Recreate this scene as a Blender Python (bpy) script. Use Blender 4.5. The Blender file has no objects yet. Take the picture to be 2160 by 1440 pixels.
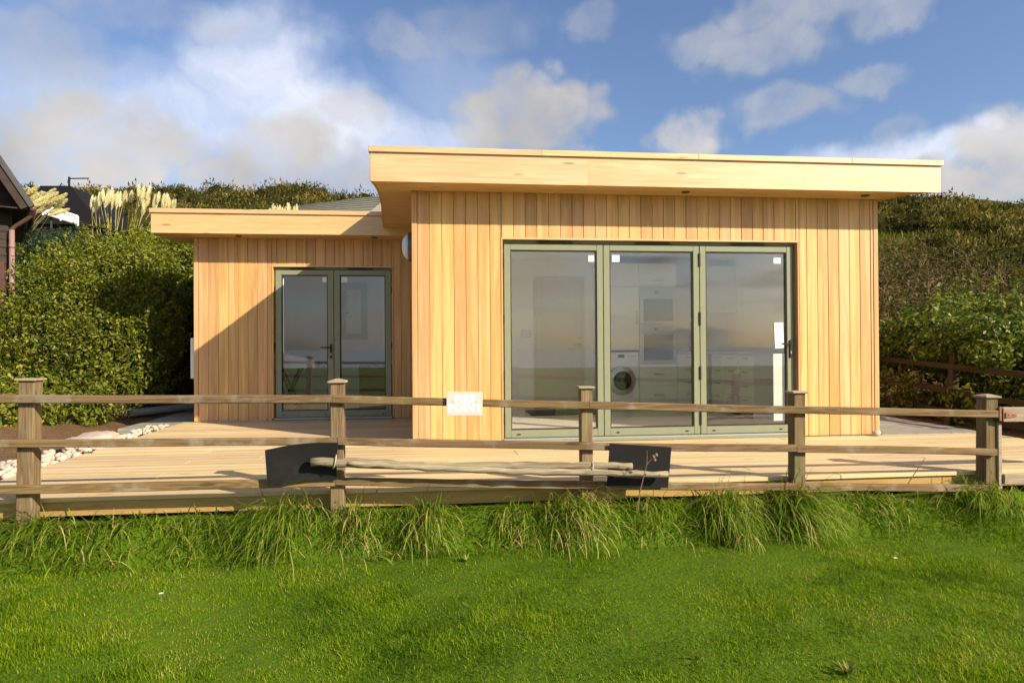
import bpy, math, random
import numpy as np
random.seed(7); RNG = np.random.default_rng(11)
sc = bpy.context.scene
COL = sc.collection
PI = math.pi

# ------------------------------------------------------------------ camera
# world frame: x along the house front, y into the picture, z up; z = 0 is the deck, origin the front left corner of the tall wing
CP = np.array([0.2795, -7.0219, 1.0358]); YAW, PIT, ROL, FPX = 0.109, 0.0061, -0.0064, 1398.26
_c, _s = math.cos(YAW), math.sin(YAW)
_F = np.array([_s, _c, 0]); _R = np.array([_c, -_s, 0]); _U = np.array([0, 0, 1.0])
_F2 = _F*math.cos(PIT) + _U*math.sin(PIT); _U2 = _U*math.cos(PIT) - _F*math.sin(PIT)
_R3 = _R*math.cos(ROL) + _U2*math.sin(ROL); _U3 = _U2*math.cos(ROL) - _R*math.sin(ROL)
def ray(px, py):
    d = _F2 + _R3*(px-1080)/FPX - _U3*(py-720)/FPX
    return d/np.linalg.norm(d)
def at(px, py, y):
    d = ray(px, py); return CP + d*(y-CP[1])/d[1]
cam = bpy.data.cameras.new('camera'); cam_o = bpy.data.objects.new('camera', cam); COL.objects.link(cam_o)
import mathutils
M = mathutils.Matrix(((_R3[0], _U3[0], -_F2[0], CP[0]), (_R3[1], _U3[1], -_F2[1], CP[1]), (_R3[2], _U3[2], -_F2[2], CP[2]), (0, 0, 0, 1)))
cam_o.matrix_world = M
cam.sensor_fit = 'HORIZONTAL'; cam.sensor_width = 36; cam.lens = FPX/2160*36
cam.clip_start = 0.05; cam.clip_end = 9000
sc.camera = cam_o

# ------------------------------------------------------------------ light
SUN_DIR = np.array([1.0, -0.86, 0.739]); SUN_DIR /= np.linalg.norm(SUN_DIR)      # towards the sun
sun = bpy.data.lights.new('sun', 'SUN'); sun.energy = 5.0; sun.angle = math.radians(0.5); sun.color = (1.0, 0.86, 0.66)
sun_o = bpy.data.objects.new('sun', sun); COL.objects.link(sun_o)
sun_o.rotation_euler = mathutils.Vector(-SUN_DIR).to_track_quat('-Z', 'Y').to_euler(); sun_o.location = (8, -8, 8)
sc.view_settings.view_transform = 'Standard'; sc.view_settings.look = 'None'
sc.view_settings.exposure = 0.74; sc.view_settings.gamma = 1.0; sc.view_settings.use_curve_mapping = False
sc.cycles.use_denoising = True
try: sc.cycles.denoiser = 'OPENIMAGEDENOISE'
except Exception: pass
sc.cycles.max_bounces = 6; sc.cycles.diffuse_bounces = 5; sc.cycles.glossy_bounces = 3; sc.cycles.transmission_bounces = 4; sc.cycles.transparent_max_bounces = 12; sc.cycles.caustics_reflective = False; sc.cycles.caustics_refractive = False
sc.cycles.sample_clamp_indirect = 6.0; sc.cycles.use_adaptive_sampling = True; sc.cycles.adaptive_threshold = .03

class NT:
    """small node graph helper"""
    def __init__(s, tree): s.t = tree; s.n = tree.nodes; s.l = tree.links
    def node(s, typ, **kw):
        n = s.n.new(typ)
        for k, v in kw.items(): setattr(n, k, v)
        return n
    def put(s, sock, v):
        if isinstance(v, bpy.types.NodeSocket): s.l.new(v, sock)
        elif v is not None: sock.default_value = v
    def math(s, op, a, b=None, c=None, clamp=False):
        n = s.node('ShaderNodeMath', operation=op); n.use_clamp = clamp
        s.put(n.inputs[0], a); s.put(n.inputs[1], b)
        if c is not None: s.put(n.inputs[2], c)
        return n.outputs[0]
    def vec(s, op, a, b=None):
        n = s.node('ShaderNodeVectorMath', operation=op)
        s.put(n.inputs[0], a); s.put(n.inputs[1], b)
        return n.outputs['Value'] if op in ('LENGTH', 'DOT_PRODUCT') else n.outputs[0]
    def noise(s, v, scale, detail=4, rough=.55, dist=0, out=0):
        n = s.node('ShaderNodeTexNoise'); s.put(n.inputs['Vector'], v); n.inputs['Scale'].default_value = scale
        n.inputs['Detail'].default_value = detail; n.inputs['Roughness'].default_value = rough; n.inputs['Distortion'].default_value = dist
        return n.outputs[out]
    def rng(s, v, a, b, c=0.0, d=1.0, smooth=False):
        n = s.node('ShaderNodeMapRange'); n.interpolation_type = 'SMOOTHSTEP' if smooth else 'LINEAR'
        s.put(n.inputs[0], v)
        for i, q in enumerate((a, b, c, d)): s.put(n.inputs[1+i], q)
        return n.outputs[0]
    def mix(s, f, a, b, mode='MIX'):
        n = s.node('ShaderNodeMix', data_type='RGBA', blend_type=mode)
        s.put(n.inputs[0], f)
        for i, q in ((6, a), (7, b)):
            if not isinstance(q, bpy.types.NodeSocket): q = (*q[:3], 1)
            s.put(n.inputs[i], q)
        return n.outputs[2]

# ------------------------------------------------------------------ sky: nishita with broken cumulus
world = bpy.data.worlds.new('World'); sc.world = world; world.use_nodes = True
w = NT(world.node_tree); w.n.clear()
SKY_STRENGTH = 0.087
sky = w.node('ShaderNodeTexSky', sky_type='NISHITA'); sky.sun_disc = False
sky.sun_elevation = math.asin(SUN_DIR[2]); sky.sun_rotation = math.atan2(SUN_DIR[0], SUN_DIR[1])
sky.air_density = 1.0; sky.dust_density = 1.3; sky.ozone_density = 2.0; sky.altitude = 50
dirv = w.node('ShaderNodeTexCoord').outputs['Generated']
sep = w.node('ShaderNodeSeparateXYZ'); w.put(sep.inputs[0], dirv)
az = w.math('ARCTAN2', sep.outputs[0], sep.outputs[1]); el = w.math('ARCSINE', sep.outputs[2])
cmb = w.node('ShaderNodeCombineXYZ'); w.put(cmb.inputs[0], az); w.put(cmb.inputs[1], el)
def warp(scale, amp, detail, off):
    o = w.vec('ADD', dirv, off)
    n = w.noise(o, scale, detail, .55, out=1)
    return w.vec('MULTIPLY', w.vec('SUBTRACT', n, (.5, .5, .5)), (amp, amp*.75, 0))
puffy = w.vec('ADD', w.vec('ADD', cmb.outputs[0], warp(3.5, .14, 1.0, (3, 1, 2))), warp(8, .075, 5, (0, 7, 2)))
puffy = w.vec('ADD', puffy, warp(34, .028, 4, (2, 4, 2)))
streak = w.vec('ADD', cmb.outputs[0], warp(5, .26, 5, (5, 5, 1)))
def billow(scale, off, smooth=False):
    vo = w.node('ShaderNodeTexVoronoi'); vo.feature = 'SMOOTH_F1' if smooth else 'F1'
    if smooth: vo.inputs['Smoothness'].default_value = .35
    vo.inputs['Scale'].default_value = scale
    w.put(vo.inputs['Vector'], w.vec('ADD', dirv, off)); return vo.outputs['Distance']
bump_ = w.math('ADD', w.math('MULTIPLY', w.math('SUBTRACT', billow(15, (1, 1, 1), True), .42), .42), w.math('MULTIPLY', w.math('SUBTRACT', billow(38, (3, 1, 2)), .42), .30))
def blob_field(vec, blobs, edge=(1.10, .72), puff=None):
    acc = None
    for px, py, rx, ry, st in blobs:
        d = ray(px, py); a0 = math.atan2(d[0], d[1]); e0 = math.asin(d[2])
        k = FPX*(1+((px-1080)/FPX)**2)**.5
        q = w.vec('MULTIPLY', w.vec('SUBTRACT', vec, (a0, e0, 0)), (k/rx, k/ry, 0))
        ln_ = w.vec('LENGTH', q)
        if puff is not None: ln_ = w.math('ADD', ln_, puff)
        m = w.rng(ln_, edge[0], edge[1], 0, st, True)
        acc = m if acc is None else w.math('MAXIMUM', acc, m)
    return acc
CUMULUS = [(215,310,225,120,1.0),(80,370,170,95,.95),(470,390,190,62,.9),(650,345,190,95,.95),(760,240,70,50,.45),(1125,222,165,88,1.0),(1060,250,110,60,.8),(1455,285,95,52,.85),
           (1620,105,130,70,.50),(1500,95,90,50,.42),(1700,20,190,55,.48),(1880,45,110,45,.46),(1680,240,115,44,.50),(1850,190,90,36,.45),(1890,285,60,26,.35),
           (2060,370,260,62,.97),(2180,310,130,110,1.0),(830,75,90,50,.35),(1260,40,70,50,.3),(90,90,170,120,.40),(300,20,260,60,.3),(1000,40,160,60,.25),
           (1190,315,70,25,.5),(1400,345,60,30,.5)]
CIRRUS = [(600,190,150,130,.75),(700,260,170,90,.85),(430,265,420,110,.62),(860,300,200,90,.6),(560,70,90,60,.5),(1000,200,160,90,.22),(1950,330,300,60,.8),(2150,250,60,45,.8)]
cum = blob_field(puffy, CUMULUS, (1.20, .62), bump_); cir = blob_field(streak, CIRRUS, (1.35, .35))
# the same broken cloud goes on round the rest of the sky
zz = w.math('ADD', w.math('MAXIMUM', sep.outputs[2], 0.0), .18)
pn = w.node('ShaderNodeVectorMath', operation='SCALE'); w.put(pn.inputs[0], dirv); w.put(pn.inputs['Scale'], w.math('DIVIDE', 1.0, zz))
rest = w.rng(w.noise(pn.outputs[0], 1.1, 5, .58), .45, .60, 0, .95, True)
front = w.rng(w.math('ABSOLUTE', w.math('SUBTRACT', az, YAW)), .75, .95, 0, 1, True)
rest = w.math('MULTIPLY', rest, front)
ero = w.rng(w.noise(w.vec('ADD', dirv, (8, 3, 5)), 14, 5, .62), .30, .60, .48, 1.12)
cum = w.math('MULTIPLY', w.math('MAXIMUM', cum, rest), ero, clamp=True)
cum = w.math('MULTIPLY', cum, w.rng(cum, 0, .35, .55, 1), clamp=True)
tone = w.noise(w.vec('ADD', dirv, (1, 2, 3)), 7, 4, .5)
tone2 = w.noise(w.vec('ADD', dirv, (4, 2, 9)), 2.6, 3, .5)
cum_c = w.mix(w.rng(w.math('ADD', w.math('MULTIPLY', tone, .6), w.math('MULTIPLY', tone2, .4)), .36, .62, 0, 1), (.30, .298, .305), (.45, .437, .425))
fs_ = w.math('MAXIMUM', w.vec('DOT_PRODUCT', dirv, tuple(float(q) for q in SUN_DIR)), 0.0)
fs_ = w.math('ADD', 1.0, w.math('MULTIPLY', w.math('POWER', fs_, 3.0), .9))
fv = w.node('ShaderNodeVectorMath', operation='SCALE'); w.put(fv.inputs[0], cum_c); w.put(fv.inputs['Scale'], fs_); cum_c = fv.outputs[0]
skyc = w.node('ShaderNodeMix', data_type='RGBA', blend_type='MULTIPLY'); skyc.inputs[0].default_value = 1
w.put(skyc.inputs[6], sky.outputs[0]); skyc.inputs[7].default_value = (SKY_STRENGTH*.95, SKY_STRENGTH*1.0, SKY_STRENGTH*1.12, 1)
s1 = w.mix(w.math('MULTIPLY', cir, w.rng(w.noise(streak, 9, 4, .6), .25, .65, .45, 1)), skyc.outputs[2], (.62, .63, .68))
s2 = w.mix(cum, s1, cum_c)
bg = w.node('ShaderNodeBackground'); w.put(bg.inputs[0], s2); bg.inputs[1].default_value = 1.0
world.cycles.sampling_method = 'NONE'
wo = w.node('ShaderNodeOutputWorld'); w.l.new(bg.outputs[0], wo.inputs[0])

# ------------------------------------------------------------------ materials
def new_mat(name):
    m = bpy.data.materials.new(name); m.use_nodes = True
    t = NT(m.node_tree); t.n.clear()
    out = t.node('ShaderNodeOutputMaterial'); p = t.node('ShaderNodeBsdfPrincipled')
    t.l.new(p.outputs[0], out.inputs[0])
    return m, t, p, out
def bump(t, p, h, strength=.3, dist=.01):
    b = t.node('ShaderNodeBump'); b.inputs['Strength'].default_value = strength; b.inputs['Distance'].default_value = dist
    t.put(b.inputs['Height'], h); t.l.new(b.outputs[0], p.inputs['Normal'])
def wood(name, c_dark, c_light, axis, rough=.55, spec=.3, var=.25, knots=True, grain=1.0, stain=None, ring=1.0, relief=.25):
    """board wood: long grain along axis, tone differs from board to board"""
    m, t, p, out = new_mat(name)
    tc = t.node('ShaderNodeTexCoord').outputs['Object']; oi = t.node('ShaderNodeObjectInfo')
    off = t.node('ShaderNodeCombineXYZ')
    for i, k in enumerate((91.0, 57.0, 73.0)): t.put(off.inputs[i], t.math('MULTIPLY', oi.outputs['Random'], k))
    v = t.vec('ADD', tc, off.outputs[0])
    st = [14.0, 14.0, 14.0]; st[axis] = .55
    v2 = t.vec('MULTIPLY', v, tuple(st))
    st = [60.0*grain]*3; st[axis] = 1.6
    v3 = t.vec('MULTIPLY', v, tuple(st))
    g1 = t.noise(v2, 1.0, 3, .6, dist=.6); g2 = t.noise(v3, 1.0, 3, .6)
    rings = t.math('FRACT', t.math('MULTIPLY', g1, 7.0*ring))
    rings = t.math('ABSOLUTE', t.math('SUBTRACT', rings, .5))
    f = t.math('ADD', t.math('MULTIPLY', g1, .5), t.math('ADD', t.math('MULTIPLY', g2, .35), t.math('MULTIPLY', rings, .5)))
    colr = t.mix(t.rng(f, .3, .8, 0, 1), c_dark, c_light)
    if knots:
        vo = t.node('ShaderNodeTexVoronoi'); vo.feature = 'DISTANCE_TO_EDGE' if False else 'F1'
        ks = [7.0]*3; ks[axis] = 1.5
        t.put(vo.inputs['Vector'], t.vec('MULTIPLY', v, tuple(ks))); vo.inputs['Scale'].default_value = 1.0
        kk = t.rng(vo.outputs['Distance'], .055, .13, 1, 0, True)
        colr = t.mix(t.math('MULTIPLY', kk, .65), colr, tuple(x*.35 for x in c_dark))
    if stain:
        sn = t.rng(t.noise(v, 4.5, 5, .6), .5, .68, 0, stain[1], True)
        colr = t.mix(sn, colr, stain[0])
    hv = t.node('ShaderNodeHueSaturation'); t.put(hv.inputs['Color'], colr)
    r2 = t.math('FRACT', t.math('MULTIPLY', oi.outputs['Random'], 17.31))
    t.put(hv.inputs['Value'], t.rng(oi.outputs['Random'], 0, 1, 1-var, 1+var*.55)); t.put(hv.inputs['Hue'], t.rng(r2, 0, 1, .4915, .507)); t.put(hv.inputs['Saturation'], t.rng(r2, 0, 1, .98, 1.06))
    t.put(p.inputs['Base Color'], hv.outputs[0]); p.inputs['Specular IOR Level'].default_value = spec
    t.put(p.inputs['Roughness'], t.rng(g2, 0, 1, rough-.1, rough+.15))
    bump(t, p, f, relief, .004)
    return m
def paint(name, c, rough=.5, spec=.4, metal=0, mott=.12, sc_=12, dirt=None, bmp=0):
    m, t, p, out = new_mat(name)
    tc = t.node('ShaderNodeTexCoord').outputs['Object']
    n = t.noise(tc, sc_, 5, .6)
    colr = t.mix(t.rng(n, .3, .7, 0, 1), tuple(x*(1-mott) for x in c), tuple(min(1, x*(1+mott)) for x in c))
    if dirt: colr = t.mix(t.rng(t.noise(tc, 5, 6, .65), .52, .7, 0, dirt[1], True), colr, dirt[0])
    t.put(p.inputs['Base Color'], colr); p.inputs['Roughness'].default_value = rough; p.inputs['Specular IOR Level'].default_value = spec; p.inputs['Metallic'].default_value = metal
    if bmp: bump(t, p, t.noise(tc, sc_*4, 4, .6), bmp, .003)
    return m
def leaf_mat(name, cols, rough=.42, spec=.45, transl=.25):
    """foliage: every leaf carries its own tint; light passes through the blade a little"""
    m, t, p, out = new_mat(name)
    at_ = t.node('ShaderNodeAttribute'); at_.attribute_name = 'tint'
    cr = t.node('ShaderNodeValToRGB'); els = cr.color_ramp.elements
    els[0].position = 0; els[0].color = (*cols[0], 1); els[1].position = 1; els[1].color = (*cols[-1], 1)
    for i, c in enumerate(cols[1:-1]):
        e = els.new((i+1)/(len(cols)-1)); e.color = (*c, 1)
    t.put(cr.inputs[0], at_.outputs['Fac'])
    t.put(p.inputs['Base Color'], cr.outputs[0]); p.inputs['Roughness'].default_value = rough; p.inputs['Specular IOR Level'].default_value = spec
    tr = t.node('ShaderNodeBsdfTranslucent'); t.put(tr.inputs[0], t.mix(1.0, cr.outputs[0], (1.25, 1.25, .7), 'MULTIPLY'))
    mx = t.node('ShaderNodeMixShader'); mx.inputs[0].default_value = transl
    t.l.new(p.outputs[0], mx.inputs[1]); t.l.new(tr.outputs[0], mx.inputs[2]); t.l.new(mx.outputs[0], out.inputs[0])
    return m
MAT = {}
CED_D, CED_L = (.49, .268, .098), (.69, .438, .195)
MAT['cedar_v'] = wood('cedar_vertical', CED_D, CED_L, 2, .45, .5, .17, False, 1.0, ring=.5, relief=.15)
MAT['cedar_h'] = wood('cedar_fascia', (.53, .325, .135), (.71, .495, .25), 0, .36, 1.0, .06, True, .7, ring=1.0, relief=.12)
MAT['cedar_y'] = wood('cedar_return', CED_D, CED_L, 1, .5, .35, .15, False)
MAT['deck'] = wood('deck_pine', (.53, .39, .20), (.69, .54, .315), 0, .5, .4, .12, True, .8, ring=.7)
MAT['beam'] = wood('pressure_treated_pine', (.34, .225, .065), (.48, .33, .11), 0, .6, .25, .10, True, .7)
MAT['rail'] = wood('weathered_rail', (.088, .057, .028), (.275, .188, .096), 0, .85, .12, .16, True, 1.0, ((.27, .24, .17), .7), ring=1.5, relief=1.0)
MAT['post'] = wood('weathered_post', (.10, .068, .034), (.29, .21, .12), 2, .85, .1, .15, True, 1.0, ((.19, .19, .10), .7), ring=1.5, relief=1.0)
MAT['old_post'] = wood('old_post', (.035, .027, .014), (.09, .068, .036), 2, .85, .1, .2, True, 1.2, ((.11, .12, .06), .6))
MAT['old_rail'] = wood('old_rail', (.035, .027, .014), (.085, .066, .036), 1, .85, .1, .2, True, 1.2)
MAT['cap'] = wood('post_cap_wood', (.24, .185, .12), (.40, .33, .235), 0, .85, .1, .15, False, 1.2, ((.33, .35, .26), .5))
MAT['gate'] = wood('grey_gate_wood', (.24, .19, .13), (.46, .38, .28), 0, .85, .1, .1, True, 1.2)
MAT['pole'] = wood('bleached_pole', (.10, .08, .05), (.43, .36, .255), 0, .9, .08, .1, True, .8, ((.20, .19, .12), .6), ring=1.6, relief=1.0)
MAT['cabin'] = wood('dark_stained_plank', (.014, .008, .005), (.045, .026, .015), 0, .6, .25, .25, False)
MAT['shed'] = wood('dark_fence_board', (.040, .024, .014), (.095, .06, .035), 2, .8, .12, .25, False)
MAT['slat_wood'] = wood('brown_slat_wood', (.10, .045, .02), (.20, .10, .05), 0, .4, .4, .1, False)
MAT['sage'] = paint('sage_aluminium', (.225, .242, .155), .38, .45, 0, .04)
MAT['sage_d'] = paint('sage_frame', (.165, .18, .115), .42, .4, 0, .04)
MAT['black'] = paint('black_plastic', (.012, .012, .012), .4, .5, 0, .05)
MAT['gasket'] = paint('rubber_gasket', (.02, .02, .018), .6, .3, 0, .05)
MAT['rubber'] = paint('fire_beater_rubber', (.009, .009, .009), .7, .2, 0, .25, 6, ((.03, .026, .02), .35), .15)
MAT['white'] = paint('white_paint', (.86, .85, .82), .55, .3, 0, .02)
MAT['paper'] = paint('white_paper', (.80, .79, .74), .8, .2, 0, .02)
MAT['sign'] = paint('faded_sign_plastic', (.64, .52, .475), .45, .3, 0, .03, 8, ((.56, .47, .42), .3))
MAT['letter'] = paint('white_sign_letters', (.92, .92, .90), .4, .4, 0, .01)
MAT['steel'] = paint('brushed_steel', (.50, .50, .49), .32, .5, 1, .05)
MAT['chrome'] = paint('chrome', (.7, .7, .7), .15, .5, 1, .02)
MAT['threshold'] = paint('aluminium_threshold', (.62, .64, .64), .35, .5, .6, .03)
MAT['unit'] = paint('cream_kitchen_door', (.78, .77, .73), .3, .45, 0, .02)
MAT['wall_in'] = paint('white_interior_plaster', (.89, .88, .85), .9, .1, 0, .02)
MAT['door_in'] = paint('cream_interior_door', (.66, .62, .50), .6, .3, 0, .03)
MAT['worktop'] = paint('pale_worktop', (.58, .54, .45), .35, .4, 0, .15, 60)
MAT['floor_in'] = wood('pale_laminate_floor', (.66, .60, .50), (.78, .73, .64), 0, .35, .4, .06, False)
MAT['ovenglass'] = paint('dark_oven_glass', (.02, .022, .025), .08, .6, 0, .02)
MAT['rust'] = paint('rusty_hinge', (.30, .13, .075), .8, .2, .2, .25, 30, ((.20, .07, .03), .7))
MAT['screw'] = paint('dark_screw', (.05, .045, .04), .5, .4, .6, .1)
MAT['pipe'] = paint('grey_pvc_pipe', (.20, .225, .24), .4, .4, 0, .08, 9, ((.12, .10, .07), .4))
MAT['pinkpipe'] = paint('faded_brown_downpipe', (.26, .165, .14), .5, .3, 0, .08)
MAT['brownpipe'] = paint('brown_gutter', (.115, .062, .045), .4, .4, 0, .1)
MAT['red'] = paint('red_window_frame', (.06, .012, .010), .5, .35, 0, .1)
MAT['roofing'] = paint('roofing_felt', (.07, .07, .072), .9, .1, 0, .15)
MAT['slab'] = paint('grey_paving_slab', (.27, .26, .225), .85, .15, 0, .16, 8, ((.17, .16, .13), .5), .25)
MAT['cord'] = paint('grey_cord', (.42, .38, .33), .9, .1, 0, .1)
MAT['lamp_ring'] = paint('grey_lamp_ring', (.12, .12, .13), .4, .4, .3, .05)
MAT['opal'] = paint('opal_lamp_cover', (.72, .74, .80), .3, .5, 0, .01)
MAT['farwhite'] = paint('white_balustrade_paint', (.80, .80, .80), .6, .3, 0, .02)
MAT['fardark'] = paint('dark_slate_roof', (.010, .010, .011), .7, .2, 0, .2)
MAT['rock'] = paint('pale_pink_rock', (.50, .40, .325), .9, .15, 0, .14, 9, ((.45, .36, .28), .5), .5)
MAT['stem'] = wood('dry_stem', (.13, .085, .045), (.27, .19, .11), 2, .9, .05, .1, False)
MAT['twig'] = paint('twig_bark', (.27, .205, .095), .9, .05, 0, .25, 30)
MAT['barktwig'] = paint('dark_bark', (.085, .06, .04), .9, .05, 0, .25, 30)
MAT['leaf_hedge'] = leaf_mat('glossy_hedge_leaf', [(.032, .048, .005), (.098, .128, .010), (.20, .222, .018), (.36, .32, .05)], .42, .22, .36)
MAT['leaf_dry'] = leaf_mat('olive_brown_leaf', [(.04, .038, .010), (.085, .075, .018), (.15, .115, .035)], .55, .2, .3)
MAT['leaf_blue'] = leaf_mat('blue_green_leaf', [(.015, .035, .02), (.03, .065, .035), (.06, .10, .05)], .5, .35, .2)
MAT['leaf_bright'] = leaf_mat('bright_shrub_leaf', [(.026, .046, .006), (.075, .115, .010), (.150, .185, .018), (.32, .33, .07)], .42, .25, .32)
MAT['gorse'] = leaf_mat('gorse_foliage', [(.024, .028, .007), (.080, .078, .017), (.18, .140, .038), (.31, .265, .070)], .85, .05, .28)
MAT['hillgrass'] = leaf_mat('hill_grass', [(.09, .10, .02), (.16, .18, .03), (.24, .25, .06)], .7, .15, .3)
MAT['lawn_blade'] = leaf_mat('lawn_blade', [(.040, .090, .002), (.100, .186, .002), (.172, .275, .003), (.275, .33, .014), (.42, .37, .09)], .6, .12, .40)
MAT['long_blade'] = leaf_mat('long_grass_blade', [(.045, .095, .005), (.12, .215, .008), (.235, .34, .022), (.43, .40, .10), (.58, .45, .18)], .45, .3, .40)
MAT['straw'] = leaf_mat('dead_straw', [(.30, .20, .08), (.48, .34, .13), (.62, .48, .22)], .7, .2, .3)
MAT['plume'] = leaf_mat('pampas_plume', [(.80, .74, .60), (.88, .83, .71), (.94, .90, .80)], .9, .03, .5)
MAT['pampstem'] = leaf_mat('pampas_stem', [(.42, .36, .14), (.56, .46, .20)], .6, .2, .2)
def glass_mat(name, base=.095, tint=(.975, .985, .98)):
    m, t, p, out = new_mat(name); t.n.remove(p)
    lw = t.node('ShaderNodeLayerWeight'); lw.inputs[0].default_value = .5
    f = t.math('ADD', base, t.math('MULTIPLY', t.math('POWER', lw.outputs['Facing'], 5.0), .9), clamp=True)
    tr = t.node('ShaderNodeBsdfTransparent'); tr.inputs[0].default_value = (*tint, 1)
    gl = t.node('ShaderNodeBsdfGlossy'); gl.inputs['Roughness'].default_value = .012
    mx = t.node('ShaderNodeMixShader'); t.put(mx.inputs[0], f)
    t.l.new(tr.outputs[0], mx.inputs[1]); t.l.new(gl.outputs[0], mx.inputs[2]); t.l.new(mx.outputs[0], out.inputs[0])
    return m
MAT['glass'] = glass_mat('door_glass')
MAT['frosted'] = paint('obscured_glass', (.80, .82, .82), .4, .3, 0, .02)
def ground_mat(name, cols, s1, s2, rough=.95, bmp=.5, dist=.03):
    m, t, p, out = new_mat(name)
    g = t.node('ShaderNodeNewGeometry').outputs['Position']
    a = t.noise(g, s1, 5, .6); b = t.noise(g, s2, 5, .6)
    c = t.mix(t.rng(a, .35, .65, 0, 1), cols[0], cols[1]); c = t.mix(t.rng(b, .4, .7, 0, 1), c, cols[2])
    t.put(p.inputs['Base Color'], c); p.inputs['Roughness'].default_value = rough; p.inputs['Specular IOR Level'].default_value = .1
    bump(t, p, b, bmp, dist); return m
MAT['lawn'] = ground_mat('lawn_earth', [(.055, .115, .003), (.085, .16, .004), (.075, .105, .012)], .8, 30)
MAT['soil'] = ground_mat('brown_bark_soil', [(.085, .048, .022), (.15, .088, .042), (.23, .15, .08)], 5, 45, bmp=.9)
MAT['hill'] = ground_mat('rough_hill_turf', [(.07, .075, .022), (.10, .11, .028), (.05, .045, .018)], .25, 1.6)
m, t, p, out = new_mat('sea_water'); p.inputs['Base Color'].default_value = (.30, .35, .38, 1); p.inputs['Roughness'].default_value = .4; MAT['sea'] = m  # pale base colour stands for haze and sun glitter on the water

# ------------------------------------------------------------------ mesh helpers
class MB:
    def __init__(s): s.v = []; s.f = []
    def add(s, vs, fs):
        o = len(s.v); s.v.extend([tuple(map(float, q)) for q in vs]); s.f.extend([tuple(i+o for i in q) for q in fs]); return s
    def box(s, x0, x1, y0, y1, z0, z1, ch=0):
        if ch <= 0:
            return s.add([(x0,y0,z0),(x1,y0,z0),(x1,y1,z0),(x0,y1,z0),(x0,y0,z1),(x1,y0,z1),(x1,y1,z1),(x0,y1,z1)],
                         [(3,2,1,0),(4,5,6,7),(0,1,5,4),(1,2,6,5),(2,3,7,6),(3,0,4,7)])
        # chamfered box: 24 vertices, 26 faces
        xs, ys, zs = (x0, x1), (y0, y1), (z0, z1); vs = []; idx = {}
        for i in (0, 1):
            for j in (0, 1):
                for k in (0, 1):
                    c = [xs[i], ys[j], zs[k]]; sg = [1-2*i, 1-2*j, 1-2*k]
                    for a in range(3):
                        q = [c[b]+(0 if b == a else sg[b]*ch) for b in range(3)]
                        idx[i, j, k, a] = len(vs); vs.append(q)
        fs = []
        for a in range(3):
            b, c = (a+1) % 3, (a+2) % 3
            for sd in (0, 1):
                quad = []
                for (p_, q_) in ((0, 0), (1, 0), (1, 1), (0, 1)):
                    k = [0]*3; k[a] = sd; k[b] = p_; k[c] = q_; quad.append(idx[(*k, a)])
                fs.append(tuple(quad if sd else quad[::-1]))
            for p_ in (0, 1):
                for q_ in (0, 1):
                    k0 = [0]*3; k0[b] = p_; k0[c] = q_; k1 = list(k0); k1[a] = 1
                    fs.append((idx[(*k0, b)], idx[(*k0, c)], idx[(*k1, c)], idx[(*k1, b)]))
        for i in (0, 1):
            for j in (0, 1):
                for k in (0, 1): fs.append((idx[i, j, k, 0], idx[i, j, k, 1], idx[i, j, k, 2]))
        return s.add(vs, fs)
    def prism(s, poly, a, b, axis=2):
        """polygon extruded along axis from a to b"""
        n = len(poly)
        def P(q, h): l = list(q); l.insert(axis, h); return l
        vs = [P(q, a) for q in poly]+[P(q, b) for q in poly]
        fs = [tuple(range(n))[::-1], tuple(range(n, 2*n))]+[(i, (i+1) % n, n+(i+1) % n, n+i) for i in range(n)]
        return s.add(vs, fs)
    def tube(s, pts, rad, n=8, cap=True):
        pts = [np.array(p_, float) for p_ in pts]; rad = rad if hasattr(rad, '__len__') else [rad]*len(pts)
        rings = []; up0 = None
        for i, p_ in enumerate(pts):
            d = pts[min(i+1, len(pts)-1)]-pts[max(i-1, 0)]; d = d/(np.linalg.norm(d)+1e-9)
            if up0 is None: up0 = np.array([0, 0, 1.0]) if abs(d[2]) < .9 else np.array([1.0, 0, 0])
            a = np.cross(d, up0); a /= np.linalg.norm(a)+1e-9; b = np.cross(a, d); up0 = b
            rings.append([p_+rad[i]*(math.cos(2*PI*k/n)*a+math.sin(2*PI*k/n)*b) for k in range(n)])
        vs = [q for r in rings for q in r]; fs = []
        for i in range(len(pts)-1):
            for k in range(n): fs.append((i*n+k, i*n+(k+1) % n, (i+1)*n+(k+1) % n, (i+1)*n+k))
        if cap: fs += [tuple(range(n))[::-1], tuple(range((len(pts)-1)*n, len(pts)*n))]
        return s.add(vs, fs)
    def disc(s, c, nrm, r, depth, n=20):
        c = np.array(c, float); d = np.array(nrm, float); return s.tube([c, c+d*depth], [r, r], n)
    def mesh(s, name, mat, smooth=False):
        me = bpy.data.meshes.new(name); me.from_pydata(s.v, [], s.f); me.update()
        if mat: me.materials.append(MAT[mat] if isinstance(mat, str) else mat)
        import bmesh
        bm = bmesh.new(); bm.from_mesh(me); bmesh.ops.recalc_face_normals(bm, faces=bm.faces); bm.to_mesh(me); bm.free()
        if smooth: me.polygons.foreach_set('use_smooth', [True]*len(me.polygons))
        return me
    def build(s, name, mat, parent=None, smooth=False, loc=None, rot=None):
        return link(name, s.mesh(name, mat, smooth), parent, loc, rot)
def link(name, me, parent=None, loc=None, rot=None):
    o = bpy.data.objects.new(name, me); COL.objects.link(o)
    if parent is not None: o.parent = parent
    if loc is not None: o.location = tuple(map(float, loc))
    if rot is not None: o.rotation_euler = rot
    return o
def tag(o, label, cat, group=None, kind=None):
    o['label'] = label; o['category'] = cat
    if group: o['group'] = group
    if kind: o['kind'] = kind
    return o
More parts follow.
